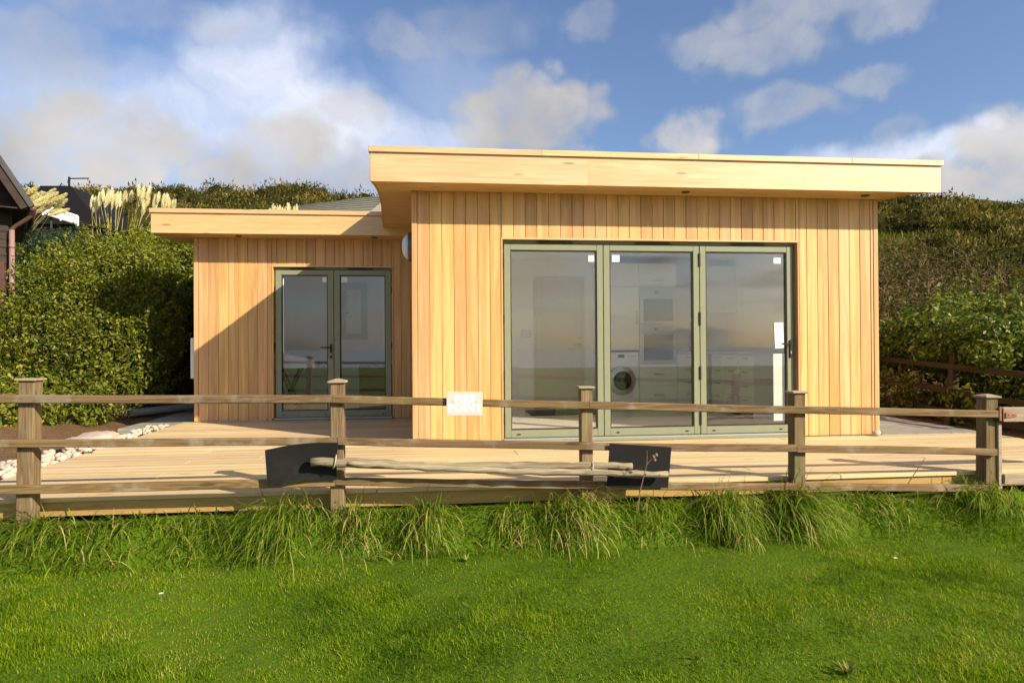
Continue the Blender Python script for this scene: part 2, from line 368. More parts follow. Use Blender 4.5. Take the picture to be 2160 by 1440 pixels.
def thing(name, label, cat, loc=(0, 0, 0), group=None, rot=None):
    o = link(name, None, None, loc, rot); return tag(o, label, cat, group)
def struct(o): o['kind'] = 'structure'; return o
def stuff(o): o['kind'] = 'stuff'; return o
def bx(name, mat, parent, x0, x1, y0, y1, z0, z1, ch=0, pivot=True):
    """a box part with its origin in its own middle"""
    cx, cy, cz = (x0+x1)/2, (y0+y1)/2, (z0+z1)/2
    return MB().box(x0-cx, x1-cx, y0-cy, y1-cy, z0-cz, z1-cz, ch).build(name, mat, parent, loc=(cx, cy, cz))
def np_mesh(name, V, F, mat, parent=None, tint=None, loc=None, smooth=False):
    """V (n,3), F (m,k) equal-size faces"""
    me = bpy.data.meshes.new(name); n, k = F.shape
    me.vertices.add(len(V)); me.vertices.foreach_set('co', np.ascontiguousarray(V, np.float32).ravel())
    me.loops.add(n*k); me.loops.foreach_set('vertex_index', np.ascontiguousarray(F, np.int32).ravel())
    me.polygons.add(n); me.polygons.foreach_set('loop_start', np.arange(0, n*k, k, dtype=np.int32))
    if smooth: me.polygons.foreach_set('use_smooth', np.ones(n, bool))
    me.update(calc_edges=True); me.validate()
    if tint is not None:
        a = me.attributes.new('tint', 'FLOAT', 'POINT'); a.data.foreach_set('value', np.ascontiguousarray(tint, np.float32))
    me.materials.append(MAT[mat]); return link(name, me, parent, loc)
def unit(v): return v/(np.linalg.norm(v, axis=-1, keepdims=True)+1e-9)
def leaves(name, P, N, L, mat, parent=None, wid=.45, tint=None, droop=.0, spread=.8, rng=RNG):
    """one folded four-sided leaf per point, roughly facing N"""
    n = len(P); D = unit(rng.normal(size=(n, 3)))
    nn = unit(N*1.0+spread*D); a = unit(np.cross(nn, unit(rng.normal(size=(n, 3))))); a[:, 2] -= droop; a = unit(a); b = np.cross(nn, a)
    L = np.broadcast_to(L, (n,))[:, None]*rng.uniform(.65, 1.3, (n, 1)); W = L*wid
    v0 = P-a*L*.5; v2 = P+a*L*.5; v1 = P+b*W*.5+nn*L*.07-a*L*.05; v3 = P-b*W*.5+nn*L*.07-a*L*.05
    V = np.stack([v0, v1, v2, v3], 1).reshape(-1, 3)
    i = np.arange(n)[:, None]*4; F = np.concatenate([i+np.array([[0, 1, 2]]), i+np.array([[0, 2, 3]])], 0)
    if tint is None: tint = rng.random(n)
    return np_mesh(name, V, F, mat, parent, np.repeat(np.clip(tint, 0, 1), 4))
def blades(name, B, az_, th0, bend, L, W, segs, mat, parent=None, tint=None, rng=RNG, twist=.5):
    """grass blades: start at B, lean th0 from upright and bend over along their length"""
    n = len(B); az_ = np.broadcast_to(az_, (n,)); th0 = np.broadcast_to(th0, (n,)); bend = np.broadcast_to(bend, (n,)); L = np.broadcast_to(L, (n,)); W = np.broadcast_to(W, (n,))
    H = np.stack([np.cos(az_), np.sin(az_), 0*az_], 1); fa = az_+PI/2+rng.uniform(-twist, twist, n)
    S = np.stack([np.cos(fa), np.sin(fa), 0*fa], 1); Z = np.array([0, 0, 1.0])
    c = B.astype(float).copy(); rows = []
    for k in range(segs+1):
        t_ = k/segs; wd = W*(1-t_**1.6)*(.75+.5*t_ if t_ < .5 else 1.0)
        if k < segs: rows += [c-S*wd[:, None]*.5, c+S*wd[:, None]*.5]
        else: rows += [c.copy()]
        th = th0+bend*(k+.5)/segs
        c = c+(H*np.sin(th)[:, None]+Z*np.cos(th)[:, None])*(L/segs)[:, None]
    m_ = 2*segs+1; V = np.stack(rows, 1).reshape(-1, 3); i = np.arange(n)[:, None]*m_; Fs = []
    for k in range(segs-1):
        q = 2*k; Fs += [i+np.array([[q, q+1, q+3]]), i+np.array([[q, q+3, q+2]])]
    q = 2*(segs-1); Fs.append(i+np.array([[q, q+1, q+2]]))
    if tint is None: tint = rng.random(n)
    return np_mesh(name, V, np.concatenate(Fs, 0), mat, parent, np.repeat(np.clip(tint, 0, 1), m_))
def vnoise(x, y, s, seed=0):
    """cheap smooth 2-D value noise in 0..1"""
    x = np.asarray(x, float)*s+seed*17.3; y = np.asarray(y, float)*s-seed*9.1
    xi = np.floor(x); yi = np.floor(y); fx = x-xi; fy = y-yi; fx = fx*fx*(3-2*fx); fy = fy*fy*(3-2*fy)
    def h(a, b): q = np.sin(a*127.1+b*311.7+seed*3.7)*43758.5453; return q-np.floor(q)
    return (h(xi, yi)*(1-fx)+h(xi+1, yi)*fx)*(1-fy)+(h(xi, yi+1)*(1-fx)+h(xi+1, yi+1)*fx)*fy
def sstep(a, b, x): t_ = np.clip((np.asarray(x, float)-a)/(b-a), 0, 1); return t_*t_*(3-2*t_)

# ------------------------------------------------------------------ ground
LAWN_Z = -.415
def lawn_h(x, y):
    x = np.asarray(x, float); y = np.asarray(y, float)
    edge = -2.43-.26*sstep(2.5, 5, x)-.08*(vnoise(x, 0*x, 1.6, 3)-.5)
    wid = .22+.35*sstep(2.5, 5, x)
    top = -.17+.05*(vnoise(x, y, 2.2, 5)-.5)
    base = LAWN_Z+.03*(vnoise(x, y, .8, 1)-.5)+.015*(vnoise(x, y, 3.5, 2)-.5)+.03*sstep(1, 6, x)
    return base+(top-base)*sstep(edge, edge+wid, y)
def grid(name, xs, ys, fz, mat):
    X, Y = np.meshgrid(xs, ys); V = np.stack([X, Y, fz(X, Y)], -1).reshape(-1, 3); nx, ny = len(xs), len(ys)
    i, j = np.meshgrid(np.arange(nx-1), np.arange(ny-1)); a = (j*nx+i).ravel()
    return np_mesh(name, V, np.stack([a, a+1, a+nx+1, a+nx], 1), mat, smooth=True)
xs = np.unique(np.concatenate([np.linspace(-60, -6, 20), np.linspace(-6, 8, 180), np.linspace(8, 60, 20)]))
ys = np.unique(np.concatenate([np.linspace(-34, -6, 18), np.linspace(-6, -1.6, 90)]))
struct(grid('lawn', xs, ys, lawn_h, 'lawn'))
def hill_h(x, y):
    x = np.asarray(x, float); y = np.asarray(y, float)
    s_ = np.maximum(y-5.5+.12*np.maximum(x-6, 0)*0, 0)
    z = .292*s_*sstep(0, 7, s_)+.9*(vnoise(x, y, .11, 4)-.5)*sstep(2, 20, s_)+.35*(vnoise(x, y, .4, 6)-.5)*sstep(1, 10, s_)
    z = z+1.0*sstep(8, 16, x)*sstep(2, 9, y)
    crest = 14.0-.75*sstep(-30, -16, x)*sstep(14, 2, x)+1.0*(vnoise(x, 0*x, .06, 8)-.5)+.03*np.maximum(x, 0)
    z = np.where(z > crest, crest+.06*(z-crest), z)
    return z-.09
xs = np.unique(np.concatenate([np.linspace(-160, -9, 70), np.linspace(-9, 12, 60), np.linspace(12, 160, 70)]))
ys = np.unique(np.concatenate([np.linspace(-2.0, 8, 40), np.linspace(8, 70, 90), np.linspace(70, 200, 12)]))
def hill_under(x, y):
    z = hill_h(x, y); inside = (x > -3.3) & (x < 6.6) & (y < 6.6)
    return np.where(inside, -.32, z)
struct(grid('hillside', xs, ys, hill_under, 'hill'))
struct(MB().box(-5000, 5000, -6000, -33, -30.5, -30).build('sea', 'sea'))

# ------------------------------------------------------------------ the house
house = thing('timber_house', 'new flat roofed cedar clad house with sage green glazed doors behind the deck', 'house')
W_ = 5.225; WG = -3.11; YD = 2.625; YB = 6.4; TOP1, TOP2 = 2.66, 2.56
D_X0, D_X1, D_Z1 = .953, 4.265, 2.165          # opening for the folding doors
F_X0, F_X1, F_Z1 = -2.045, -.395, 2.165         # opening for the french doors
_board_cache = {}
def board_mesh(wd, h, th=.02, gap=.0026):
    """vertical tongue board: face with small chamfers, origin at the bottom middle, face at y = -th"""
    key = (round(wd, 4), round(h, 4), th)
    if key not in _board_cache:
        a = wd/2-gap/2; c = .0042; pr = [(-a, 0), (a, 0), (a, -th+c), (a-c, -th), (-a+c, -th), (-a, -th+c)]
        _board_cache[key] = MB().prism(pr, 0, h, 2).mesh('cladding_board', 'cedar_v')
    return _board_cache[key]
def clad(x0, x1, y, z0, z1, pitch, holes=(), along='x', face=-1):
    n = max(1, round((x1-x0)/pitch)); p_ = (x1-x0)/n
    for i in range(n):
        a, b = x0+i*p_, x0+(i+1)*p_
        segs = [(a, b, z0, z1)]
        for (hx0, hx1, hz1) in holes:
            nx = []
            for (q0, q1, r0, r1) in segs:
                if q1 <= hx0 or q0 >= hx1: nx.append((q0, q1, r0, r1)); continue
                if q0 < hx0-.012: nx.append((q0, hx0, r0, r1))
                if q1 > hx1+.012: nx.append((hx1, q1, r0, r1))
                nx.append((max(q0, hx0), min(q1, hx1), hz1, r1))
            segs = nx
        for (q0, q1, r0, r1) in segs:
            if q1-q0 < .012: continue
            me = board_mesh(q1-q0, r1-r0)
            jit = random.uniform(-.0012, .0012)
            if along == 'x': link('cladding_board', me, house, ((q0+q1)/2, y+jit, r0))
            else: link('cladding_board', me, house, (y+jit*face, (q0+q1)/2, r0), (0, 0, face*PI/2))
clad(.052, W_-.085, .02, .008, TOP1+.004, .1275, [(D_X0-.022, D_X1+.022, D_Z1+.022)])
clad(WG+.055, -.0, YD+.02, .008, TOP2+.004, .131, [(F_X0-.022, F_X1+.022, F_Z1+.022)])
clad(.055, YD, .02, .008, TOP1+.004, .131, along='y', face=-1)              # tall wing, side towards the low wing
clad(.055, YB, W_-.02, .008, TOP1+.004, .131, along='y', face=1)            # right side
clad(YD+.055, YB, WG+.02, .008, TOP2+.004, .131, along='y', face=-1)        # left side
for (x0, x1, y0, y1, z1) in ((-.006, .05, -.006, .05, TOP1), (W_-.05, W_+.006, -.008, .05, TOP1), (W_-.083, W_-.053, -.003, .018, TOP1), (WG-.006, WG+.052, YD-.006, YD+.05, TOP2)):
    bx('corner_trim', 'cedar_v', house, x0, x1, y0, y1, .006, z1, .004)
# reveal boards round the two openings
for (a, b, z1, y) in ((D_X0, D_X1, D_Z1, 0), (F_X0, F_X1, F_Z1, YD)):
    bx('reveal_board', 'cedar_v', house, a-.021, a, y-.004, y+.16, .03, z1, .002)
    bx('reveal_board', 'cedar_v', house, b, b+.021, y-.004, y+.16, .03, z1, .002)
    bx('reveal_board', 'cedar_h', house, a-.021, b+.021, y-.006, y+.16, z1+.001, z1+.021, .002)
# wall cores (insulated wall with plaster inside)
def wallbox(x0, x1, y0, y1, z0, z1): bx('wall', 'wall_in', house, x0, x1, y0, y1, z0, z1)
wallbox(.024, D_X0-.024, .025, .16, -.28, TOP1); wallbox(D_X1+.024, W_-.024, .025, .16, -.28, TOP1); wallbox(D_X0-.024, D_X1+.024, .025, .16, D_Z1+.024, TOP1)
wallbox(WG+.024, F_X0-.024, YD+.025, YD+.16, -.28, TOP2); wallbox(F_X1+.024, .02, YD+.025, YD+.16, -.28, TOP2); wallbox(F_X0-.024, F_X1+.024, YD+.025, YD+.16, F_Z1+.024, TOP2)
wallbox(.024, .15, .161, YB, -.28, TOP1-.002); wallbox(W_-.15, W_-.024, .161, YB, -.28, TOP1-.002)
wallbox(WG+.024, WG+.15, YD+.161, YB, -.28, TOP2-.002)
YR = 3.62                                                                   # back wall of the kitchen
wallbox(.151, W_-.151, YR, YR+.1, 0, TOP1-.003)
YW = 5.6; wx0, wx1, wz0, wz1 = -1.56, -1.06, 1.16, 2.22                     # back wall of the low wing with its window
wallbox(WG+.151, wx0, YW, YW+.12, 0, TOP2-.003); wallbox(wx1, .02, YW, YW+.12, 0, TOP2-.003); wallbox(wx0, wx1, YW, YW+.12, 0, wz0); wallbox(wx0, wx1, YW, YW+.12, wz1, TOP2-.003)
bw = MB()
for q in ((wx0, wx1, wz0, wz0+.12), (wx0, wx1, wz1-.12, wz1), (wx0, wx0+.11, wz0+.12, wz1-.12), (wx1-.11, wx1, wz0+.12, wz1-.12)): bw.box(q[0], q[1], YW-.01, YW+.06, q[2], q[3])
bwo = bw.build('back_window', 'sage_d', house)
bx('pane', 'frosted', bwo, wx0+.11, wx1-.11, YW+.02, YW+.03, wz0+.12, wz1-.12)
MB().box(-.06, .06, -.03, 0, -.012, .012).build('handle', 'black', bwo, loc=(wx0+.10, YW-.012, 1.66))
bx('floor', 'floor_in', house, .151, W_-.151, .161, YR, -.27, .012); bx('floor', 'floor_in', house, WG+.151, .02, YD+.161, YW, -.27, .012)
bx('ceiling', 'wall_in', house, .151, W_-.151, .161, YR, 2.42, 2.45); bx('ceiling', 'wall_in', house, WG+.151, .02, YD+.161, YW, 2.42, 2.45)
bx('door_sill', 'sage', house, D_X0+.002, D_X1-.002, -.035, .15, .002, .030, .003); bx('threshold', 'threshold', house, D_X0+.003, D_X1-.003, -.012, .14, .0305, .040, .002)
bx('door_sill', 'sage', house, F_X0+.002, F_X1-.002, YD-.025, YD+.15, .002, .020, .003); bx('threshold', 'threshold', house, F_X0+.003, F_X1-.003, YD-.012, YD+.14, .0205, .030, .002)

# roofs: flat slabs with wide eaves, sides curved in plan
def arc(pts, n=6):
    """smooth curve through points (catmull-rom)"""
    P = [np.array(p_, float) for p_ in pts]; out_ = []
    for i in range(len(P)-1):
        p0, p1, p2, p3 = P[max(i-1, 0)], P[i], P[i+1], P[min(i+2, len(P)-1)]
        for k in range(n):
            t_ = k/n; out_.append(.5*((2*p1)+(-p0+p2)*t_+(2*p0-5*p1+4*p2-p3)*t_**2+(-p0+3*p1-3*p2+p3)*t_**3))
    out_.append(P[-1]); return [tuple(q) for q in out_]
EV = .40
LEFT1 = arc([(-.392, -EV), (-.372, -.2), (-.362, .02), (-.366, .30), (-.381, .70), (-.405, 1.05), (-.45, 1.7), (-.492, 2.45)], 3)
RIGHT1 = arc([(5.692, -EV), (5.60, -.365), (5.45, -.27), (5.35, -.08), (5.30, .10), (5.275, .4), (5.268, 1.2), (5.266, YB+.1)], 3)
LEFT2 = arc([(-3.52, YD-EV), (-3.537, 2.5), (-3.542, 2.78), (-3.515, 3.03), (-3.45, 3.13), (-3.30, 3.16), (WG-.02, 3.165), (WG-.025, 3.5), (WG-.025, YB+.1)], 3)
roof1 = LEFT1+[(.02, 2.46), (.02, YB+.1)]+RIGHT1[::-1]
roof2 = LEFT2+[(.012, YB+.05), (.012, YD-EV)]
def inset(poly, d, front_y):
    P = np.array(poly); c = P.mean(0); n = len(P); out_ = []
    for i in range(n):
        a, b = P[i-1], P[(i+1) % n]; t_ = b-a; t_ = t_/(np.linalg.norm(t_)+1e-9); nrm = np.array([-t_[1], t_[0]])
        if np.dot(nrm, c-P[i]) < 0: nrm = -nrm
        out_.append(P[i]+nrm*d)
    return [tuple(q) for q in out_]
def roof(poly, z0, z1, x0, x1, yf, left, right, cap_r=True):
    # slab a little back from the front board, so the boards stand proud
    body = [(x, max(y, yf+.024)) for x, y in inset(poly, .012, yf)]
    MB().prism(body, z0+.014, z1-.062).build('roof_slab', 'cedar_y', house)
    MB().prism([(x, max(y, yf+.03)) for x, y in inset(poly, .006, yf)], z1-.061, z1-.012).build('roof_covering', 'roofing', house)
    cuts = [x0+.004]+[x0+(x1-x0)*q for q in ((.36, .74) if x1-x0 > 4 else ())]+[x1-.004]
    for a, b in zip(cuts[:-1], cuts[1:]):
        bx('fascia_board', 'cedar_h', house, a+.0003, b-.0003, yf, yf+.022, z0, z1-.060, .0010)
    cuts = [x0-.012]+([x0+(x1-x0)*q for q in (.28, .55, .83)] if x1-x0 > 4 else [])+[x1+(.014 if cap_r else -.004)]
    for a, b in zip(cuts[:-1], cuts[1:]):
        bx('capping_board', 'cedar_h', house, a+.0006, b-.0006, yf-.022, yf+.05, z1-.058, z1, .003)
    for side, sg in ((left, -1), (right, 1)):
        if not side: continue
        q = [(x+sg*.0, max(y, yf+.023)) for x, y in side]; qi = [(x-sg*.018, max(y, yf+.023)) for x, y in side]
        for i in range(len(q)-1):
            pass
        vs = []; fs = []
        for (a, b) in zip(q, qi):
            vs += [(a[0], a[1], z0+.002), (a[0], a[1], z1-.060), (b[0], b[1], z1-.060), (b[0], b[1], z0+.002)]
        for i in range(len(q)-1):
            for k in range(4): fs.append((i*4+k, i*4+(k+1) % 4, i*4+4+(k+1) % 4, i*4+4+k))
        fs += [(0, 1, 2, 3), tuple(len(vs)-4+k for k in range(4))]
        MB().add(vs, fs).build('side_fascia', 'cedar_y', house)
        vs = []
        for (a, b) in zip(q, qi):
            vs += [(a[0]+sg*.014, a[1], z1-.057), (a[0]+sg*.014, a[1], z1-.001), (b[0]-sg*.03, b[1], z1-.001), (b[0]-sg*.03, b[1], z1-.057)]
        MB().add(vs, fs).build('side_capping', 'cedar_y', house)
roof(roof1, TOP1, 3.005, -.392, 5.692, -EV, LEFT1, RIGHT1)
roof(roof2, TOP2, 2.885, -3.52, .012, YD-EV, LEFT2, None, False)
def xleft(side, y): return float(np.interp(y, [p_[1] for p_ in side], [p_[0] for p_ in side]))
# soffit boards
for (yf, yw, z, side, xr, n) in ((-EV, 0, TOP1, LEFT1, 5.26, 3), (YD-EV, YD, TOP2, LEFT2, 0, 3)):
    p_ = (yw-yf-.03)/n
    for i in range(n):
        a = yf+.026+i*p_; bx('soffit_board', 'cedar_h', house, xleft(side, a+.06)+.022, xr-.004, a+.002, a+p_-.002, z+.003, z+.0135, .002)
y = 0.0
while y < 2.2:
    bx('soffit_board', 'cedar_h', house, xleft(LEFT1, y+.06)+.02, .0, y+.002, y+.129, TOP1+.003, TOP1+.0135, .002); y += .131
y = YD
while y < 3.05:
    bx('soffit_board', 'cedar_h', house, xleft(LEFT2, y+.06)+.02, WG, y+.002, y+.129, TOP2+.003, TOP2+.0135, .002); y += .131
for (x, y, z) in ((-2.45, 2.42, TOP2), (-.62, 2.42, TOP2), (2.9, -.2, TOP1), (4.95, -.2, TOP1)):
    d = MB().disc((x, y, z+.004), (0, 0, -1), .045, .010, 18).build('downlight', 'lamp_ring', house); MB().disc((x, y, z-.0065), (0, 0, -1), .03, .003, 16).build('lens', 'black', d)
# bulkhead lamp on the side of the tall wing
bl = MB().disc((-.012, .30, 2.12), (-1, 0, 0), .165, .035, 28).build('bulkhead_lamp', 'lamp_ring', house)
q = MB(); prof = [(0.0, .135), (.03, .128), (.055, .10), (.07, .06), (.075, .01)]
q.tube([(-.047-a, .30, 2.12) for a, r in prof], [r for a, r in prof], 24); q.build('cover', 'opal', bl, True)
# white meter box on the left side
mb = bx('meter_box', 'white', house, WG-.095, WG-.004, 2.74, 3.2, .60, 1.17, .006); bx('door', 'white', mb, -.04, .04, -.008, 0, -.27, .27, .002).location = (0, -.231, 0)

# ------------------------------------------------------------------ glazed doors
def leaf(name, x0, x1, y, z0, z1, st=.068, tr=.066, br=.082):
    """one door leaf: frame of stiles and rails with a gasket line and a pane"""
    L = bx(name, 'sage', house, x0, x0+st, y, y+.06, z0, z1, .004); ox, oy, oz = L.location
    def sub(nm, mat, a, b, c, d, e, f, ch=.003):
        o = bx(nm, mat, L, a-ox, b-ox, c-oy, d-oy, e-oz, f-oz, ch); return o
    sub('stile', 'sage', x1-st, x1, y, y+.06, z0, z1, .004)
    sub('rail', 'sage', x0+st, x1-st, y+.0005, y+.0595, z1-tr, z1, .003); sub('rail', 'sage', x0+st, x1-st, y+.0005, y+.0595, z0, z0+br, .003)
    g = .011
    for (a, b, c, d) in ((x0+st, x0+st+g, z0+br, z1-tr), (x1-st-g, x1-st, z0+br, z1-tr), (x0+st+g, x1-st-g, z1-tr-g, z1-tr), (x0+st+g, x1-st-g, z0+br, z0+br+g)):
        sub('gasket', 'gasket', a, b, y+.008, y+.05, c, d, 0)
    sub('pane', 'glass', x0+st+.002, x1-st-.002, y+.022, y+.034, z0+br+.002, z1-tr-.002, 0)
    for fx in (.14, .86):
        cx_ = x0+(x1-x0)*fx; sub('drain_cover', 'black', cx_-.018, cx_+.018, y-.006, y+.0005, z0+.030, z0+.042, .002)
    return L, sub
def lever(sub, x, y, z, hand=-1, key=True):
    sub('handle', 'black', x-.016, x+.016, y-.016, y, z-.13, z+.07, .007)
    sub('lever', 'black', min(x, x+hand*.135), max(x, x+hand*.135), y-.062, y-.046, z+.015, z+.033, .006)
    sub('lever_neck', 'black', x-.010, x+.010, y-.055, y-.014, z+.014, z+.034, .003)
    sub('keyhole', 'steel', x-.006, x+.006, y-.0175, y-.0155, z-.085, z-.055, .0005)
YL = .048; lx0, lx1 = .968, 4.236; lw = (lx1-lx0)/3; Z0, Z1 = .046, 2.128
bx('door_head', 'sage_d', house, D_X0+.002, D_X1-.002, YL+.006, .15, Z1+.006, D_Z1-.001, .002)
bx('door_jamb', 'sage_d', house, D_X1-.026, D_X1-.001, YL+.012, .15, .041, Z1+.005, .002); bx('door_jamb', 'sage_d', house, D_X0+.001, D_X0+.0145, YL+.012, .15, .041, Z1+.005, .002)
for i in range(3):
    a = lx0+i*lw+.0035; b = lx0+(i+1)*lw-.0035
    L, sub = leaf('folding_door_leaf', a, b, YL, Z0, Z1)
    bx('trickle_vent', 'black', house, a+.36, a+.75, YL-.012, YL+.0055, Z1+.010, Z1+.026, .004)
    if i == 0:
        for z in (.25, .72, 1.32, 1.93): sub('hinge', 'black', a-.016, a-.002, YL-.012, YL+.03, z-.05, z+.05, .004)
        sub('sticker', 'paper', b-.155, b-.085, YL+.019, YL+.0215, Z1-.185, Z1-.115, 0)
    if i == 1:
        sub('sticker', 'paper', a+.10, a+.185, YL+.019, YL+.0215, Z1-.185, Z1-.110, 0)
    if i == 2:
        for z in (.22, .72, 1.32, 1.97): sub('hinge', 'black', a-.013, a+.007, YL-.014, YL+.0, z-.075, z+.075, .004)
        sub('sticker', 'paper', b-.21, b-.125, YL+.019, YL+.0215, Z1-.19, Z1-.125, 0)
        s_ = sub('paper_sun_strip', 'paper', b-.205, b-.100, YL+.019, YL+.0215, .985, 1.275, 0); s_.rotation_euler = (0, math.radians(-1.6), 0)
        sub('paper_sun_strip', 'paper', b-.215, b-.075, YL+.036, YL+.0385, .17, .925, 0)  # white sheet on the glass stands in for a strip of indoor sunlight
        lever(sub, b-.030, YL, 1.01, -1)
YF = YD+.045; fx0, fx1 = -2.030, -.408
bx('door_head', 'sage_d', house, F_X0+.002, F_X1-.002, YF+.006, YD+.15, Z1+.006, F_Z1-.001, .002)
for i in range(2):
    a = fx0+i*(fx1-fx0)/2+.0035; b = fx0+(i+1)*(fx1-fx0)/2-.0035
    L, sub = leaf('french_door_leaf', a, b, YF, .036, Z1, .082, .07, .092)
    bx('trickle_vent', 'black', house, a+.2, a+.55, YF-.012, YF+.0055, Z1+.010, Z1+.026, .004)
    if i == 0:
        lever(sub, b-.036, YF, 1.0, -1)
        for z in (.3, 1.05, 1.85): sub('hinge', 'black', a-.012, a-.002, YF-.012, YF+.03, z-.05, z+.05, .004)
        sub('sticker', 'paper', b-.155, b-.085, YF+.019, YF+.0215, Z1-.17, Z1-.10, 0)
        sub('film_edge', 'paper', a+.088+.012, a+.088+.024, YF+.019, YF+.0205, .95, Z1-.12, 0)
    else:
        for z in (.3, 1.05, 1.85): sub('hinge', 'black', b+.002, b+.012, YF-.012, YF+.03, z-.05, z+.05, .004)
        sub('sticker', 'paper', a+.10, a+.19, YF+.019, YF+.0215, Z1-.17, Z1-.10, 0)
        sub('film_edge', 'paper', b-.088-.024, b-.088-.014, YF+.019, YF+.0205, .95, Z1-.10, 0)

# ------------------------------------------------------------------ inside the kitchen
def sub_of(root):
    ox, oy, oz = root.location
    def s(nm, mat, a, b, c, d, e, f, ch=.003, parent=None):
        if parent is None: return bx(nm, mat, root, a-ox, b-ox, c-oy, d-oy, e-oz, f-oz, ch)
        px, py, pz = parent.location; return bx(nm, mat, parent, a-ox-px, b-ox-px, c-oy-py, d-oy-py, e-oz-pz, f-oz-pz, ch)
    return s
KF = 2.98
d_ = thing('interior_door', 'cream panelled inner door with chrome lever seen through the left folding leaf', 'door', (2.2, YR, .012)); s = sub_of(d_)
s('door_slab', 'door_in', 1.84, 2.58, YR-.03, YR-.002, .018, 2.10, .002)
for (a, b, c, e) in ((1.80, 1.838, .014, 2.14), (2.582, 2.62, .014, 2.14), (1.838, 2.582, 2.102, 2.14)): s('architrave', 'door_in', a, b, YR-.028, YR-.001, c, e, .003)
s('panel', 'door_in', 1.94, 2.48, YR-.036, YR-.0305, .16, 1.98, .004)
s('handle', 'steel', 2.44, 2.55, YR-.08, YR-.065, 1.03, 1.05, .005); s('rose', 'steel', 2.525, 2.565, YR-.065, YR-.0305, 1.02, 1.06, .008); s('lock', 'steel', 2.53, 2.56, YR-.04, YR-.0305, 1.14, 1.17, .008)
mt = bx('doormat', 'black', None, 1.6, 2.75, 2.55, 3.25, .014, .026, .004); tag(mt, 'dark doormat on the kitchen floor by the inner door', 'doormat')
sk = bx('wall_socket', 'steel', house, 1.60, 1.75, YR-.012, YR-.001, 1.17, 1.29, .003)
tc = thing('tall_cupboard', 'tall cream kitchen cupboard above the washing machine', 'cupboard', (3.1, KF, .012)); s = sub_of(tc)
s('carcass', 'unit', 2.80, 3.36, KF+.02, YR-.003, .95, 2.30, .002)
dr = s('door', 'unit', 2.803, 3.357, KF, KF+.019, .955, 1.93, .003); s('door', 'unit', 2.803, 3.357, KF, KF+.019, 1.936, 2.297, .003); s('handle', 'steel', 3.31, 3.32, KF-.02, KF-.001, 1.35, 1.55, .002); s('worktop_edge', 'black', 2.80, 3.36, KF+.005, YR-.003, .932, .949, 0)
s('side_panel', 'unit', 2.78, 2.799, KF+.002, YR-.003, .0, 2.30, 0)
wm = thing('washing_machine', 'white front loading washing machine under the tall cupboard', 'washing machine', (3.08, KF, .012)); s = sub_of(wm)
s('body', 'white', 2.805, 3.355, KF+.012, YR-.01, .02, .925, .008); cp = s('control_panel', 'white', 2.815, 3.345, KF+.002, KF+.012, .80, .918, .003); s('display', 'black', 3.02, 3.12, KF-.001, KF+.002, .835, .885, 0); s('drawer', 'white', 2.83, 2.98, KF-.002, KF+.002, .815, .905, .002)
for i, x in enumerate((3.17, 3.21, 3.25, 3.29)): s('button', 'steel', x, x+.022, KF-.002, KF+.002, .85, .87, .002)
rg = MB(); n = 32
for k in range(n):
    a, b = 2*PI*k/n, 2*PI*(k+1)/n
    for (r0, r1, y0, y1) in ((.145, .215, -.035, -.020), (.215, .225, -.020, .010)):
        rg.add([(math.cos(a)*r0, y0, math.sin(a)*r0), (math.cos(b)*r0, y0, math.sin(b)*r0), (math.cos(b)*r1, y1, math.sin(b)*r1), (math.cos(a)*r1, y1, math.sin(a)*r1)], [(0, 1, 2, 3)])
rg.build('door_ring', 'steel', wm, True, loc=(0, .0, .47))
MB().tube([(0, -.028, 0), (0, -.045, 0), (0, -.055, 0), (0, -.060, 0)], [.147, .12, .07, .01], 28).build('door_glass', 'ovenglass', wm, True, loc=(0, 0, .47))
ov = thing('oven_tower', 'tall cream oven housing with two steel fronted ovens seen through the middle leaf', 'oven tower', (3.66, KF, .012)); s = sub_of(ov)
s('carcass', 'unit', 3.362, 3.965, KF+.02, YR-.003, .0, 2.30, .002)
s('door', 'unit', 3.366, 3.961, KF, KF+.019, 1.975, 2.297, .003); s('handle', 'steel', 3.58, 3.74, KF-.02, KF-.001, 2.02, 2.03, .002)
for (a, b) in ((.10, .40), (.406, .735)):
    s('drawer', 'unit', 3.366, 3.961, KF, KF+.019, a, b, .003); s('handle', 'steel', 3.58, 3.75, KF-.025, KF-.001, (a+b)/2, (a+b)/2+.014, .002)
def oven(nm, z0, z1, ph):
    o = s(nm, 'steel', 3.37, 3.957, KF-.006, KF+.019, z0, z1, .003)
    s('oven_window', 'ovenglass', 3.43, 3.90, KF-.012, KF-.0065, z0+.05, z1-ph-.03, .002, o); s('handle', 'steel', 3.43, 3.90, KF-.05, KF-.035, z1-ph-.022, z1-ph-.006, .004, o)
    s('display', 'black', 3.60, 3.67, KF-.009, KF-.0065, z1-ph*.7, z1-ph*.35, 0, o)
oven('lower_oven', .745, 1.345, .13); oven('upper_oven', 1.352, 1.93, .16)
bu = thing('base_cabinets', 'low cream kitchen units with pale worktop along the back wall', 'kitchen units', (4.5, KF, .012)); s = sub_of(bu)
s('carcass', 'unit', 3.967, W_-.153, KF+.02, YR-.003, .10, .885, .002); s('plinth', 'black', 3.967, W_-.153, KF+.06, YR-.003, .0, .099, 0); s('worktop', 'worktop', 3.967, W_-.153, KF-.02, YR-.003, .886, .926, .003)
for i in range(4):
    z = .11+i*.193; s('drawer', 'unit', 3.971, 4.37, KF, KF+.019, z, z+.188, .003); s('handle', 'steel', 4.11, 4.25, KF-.022, KF-.001, z+.14, z+.152, .002)
s('door', 'unit', 4.375, 4.48, KF, KF+.019, .11, .88, .003)
s('hood_cupboard', 'unit', 4.5, W_-.153, YR-.35, YR-.003, 1.55, 2.30, .003)
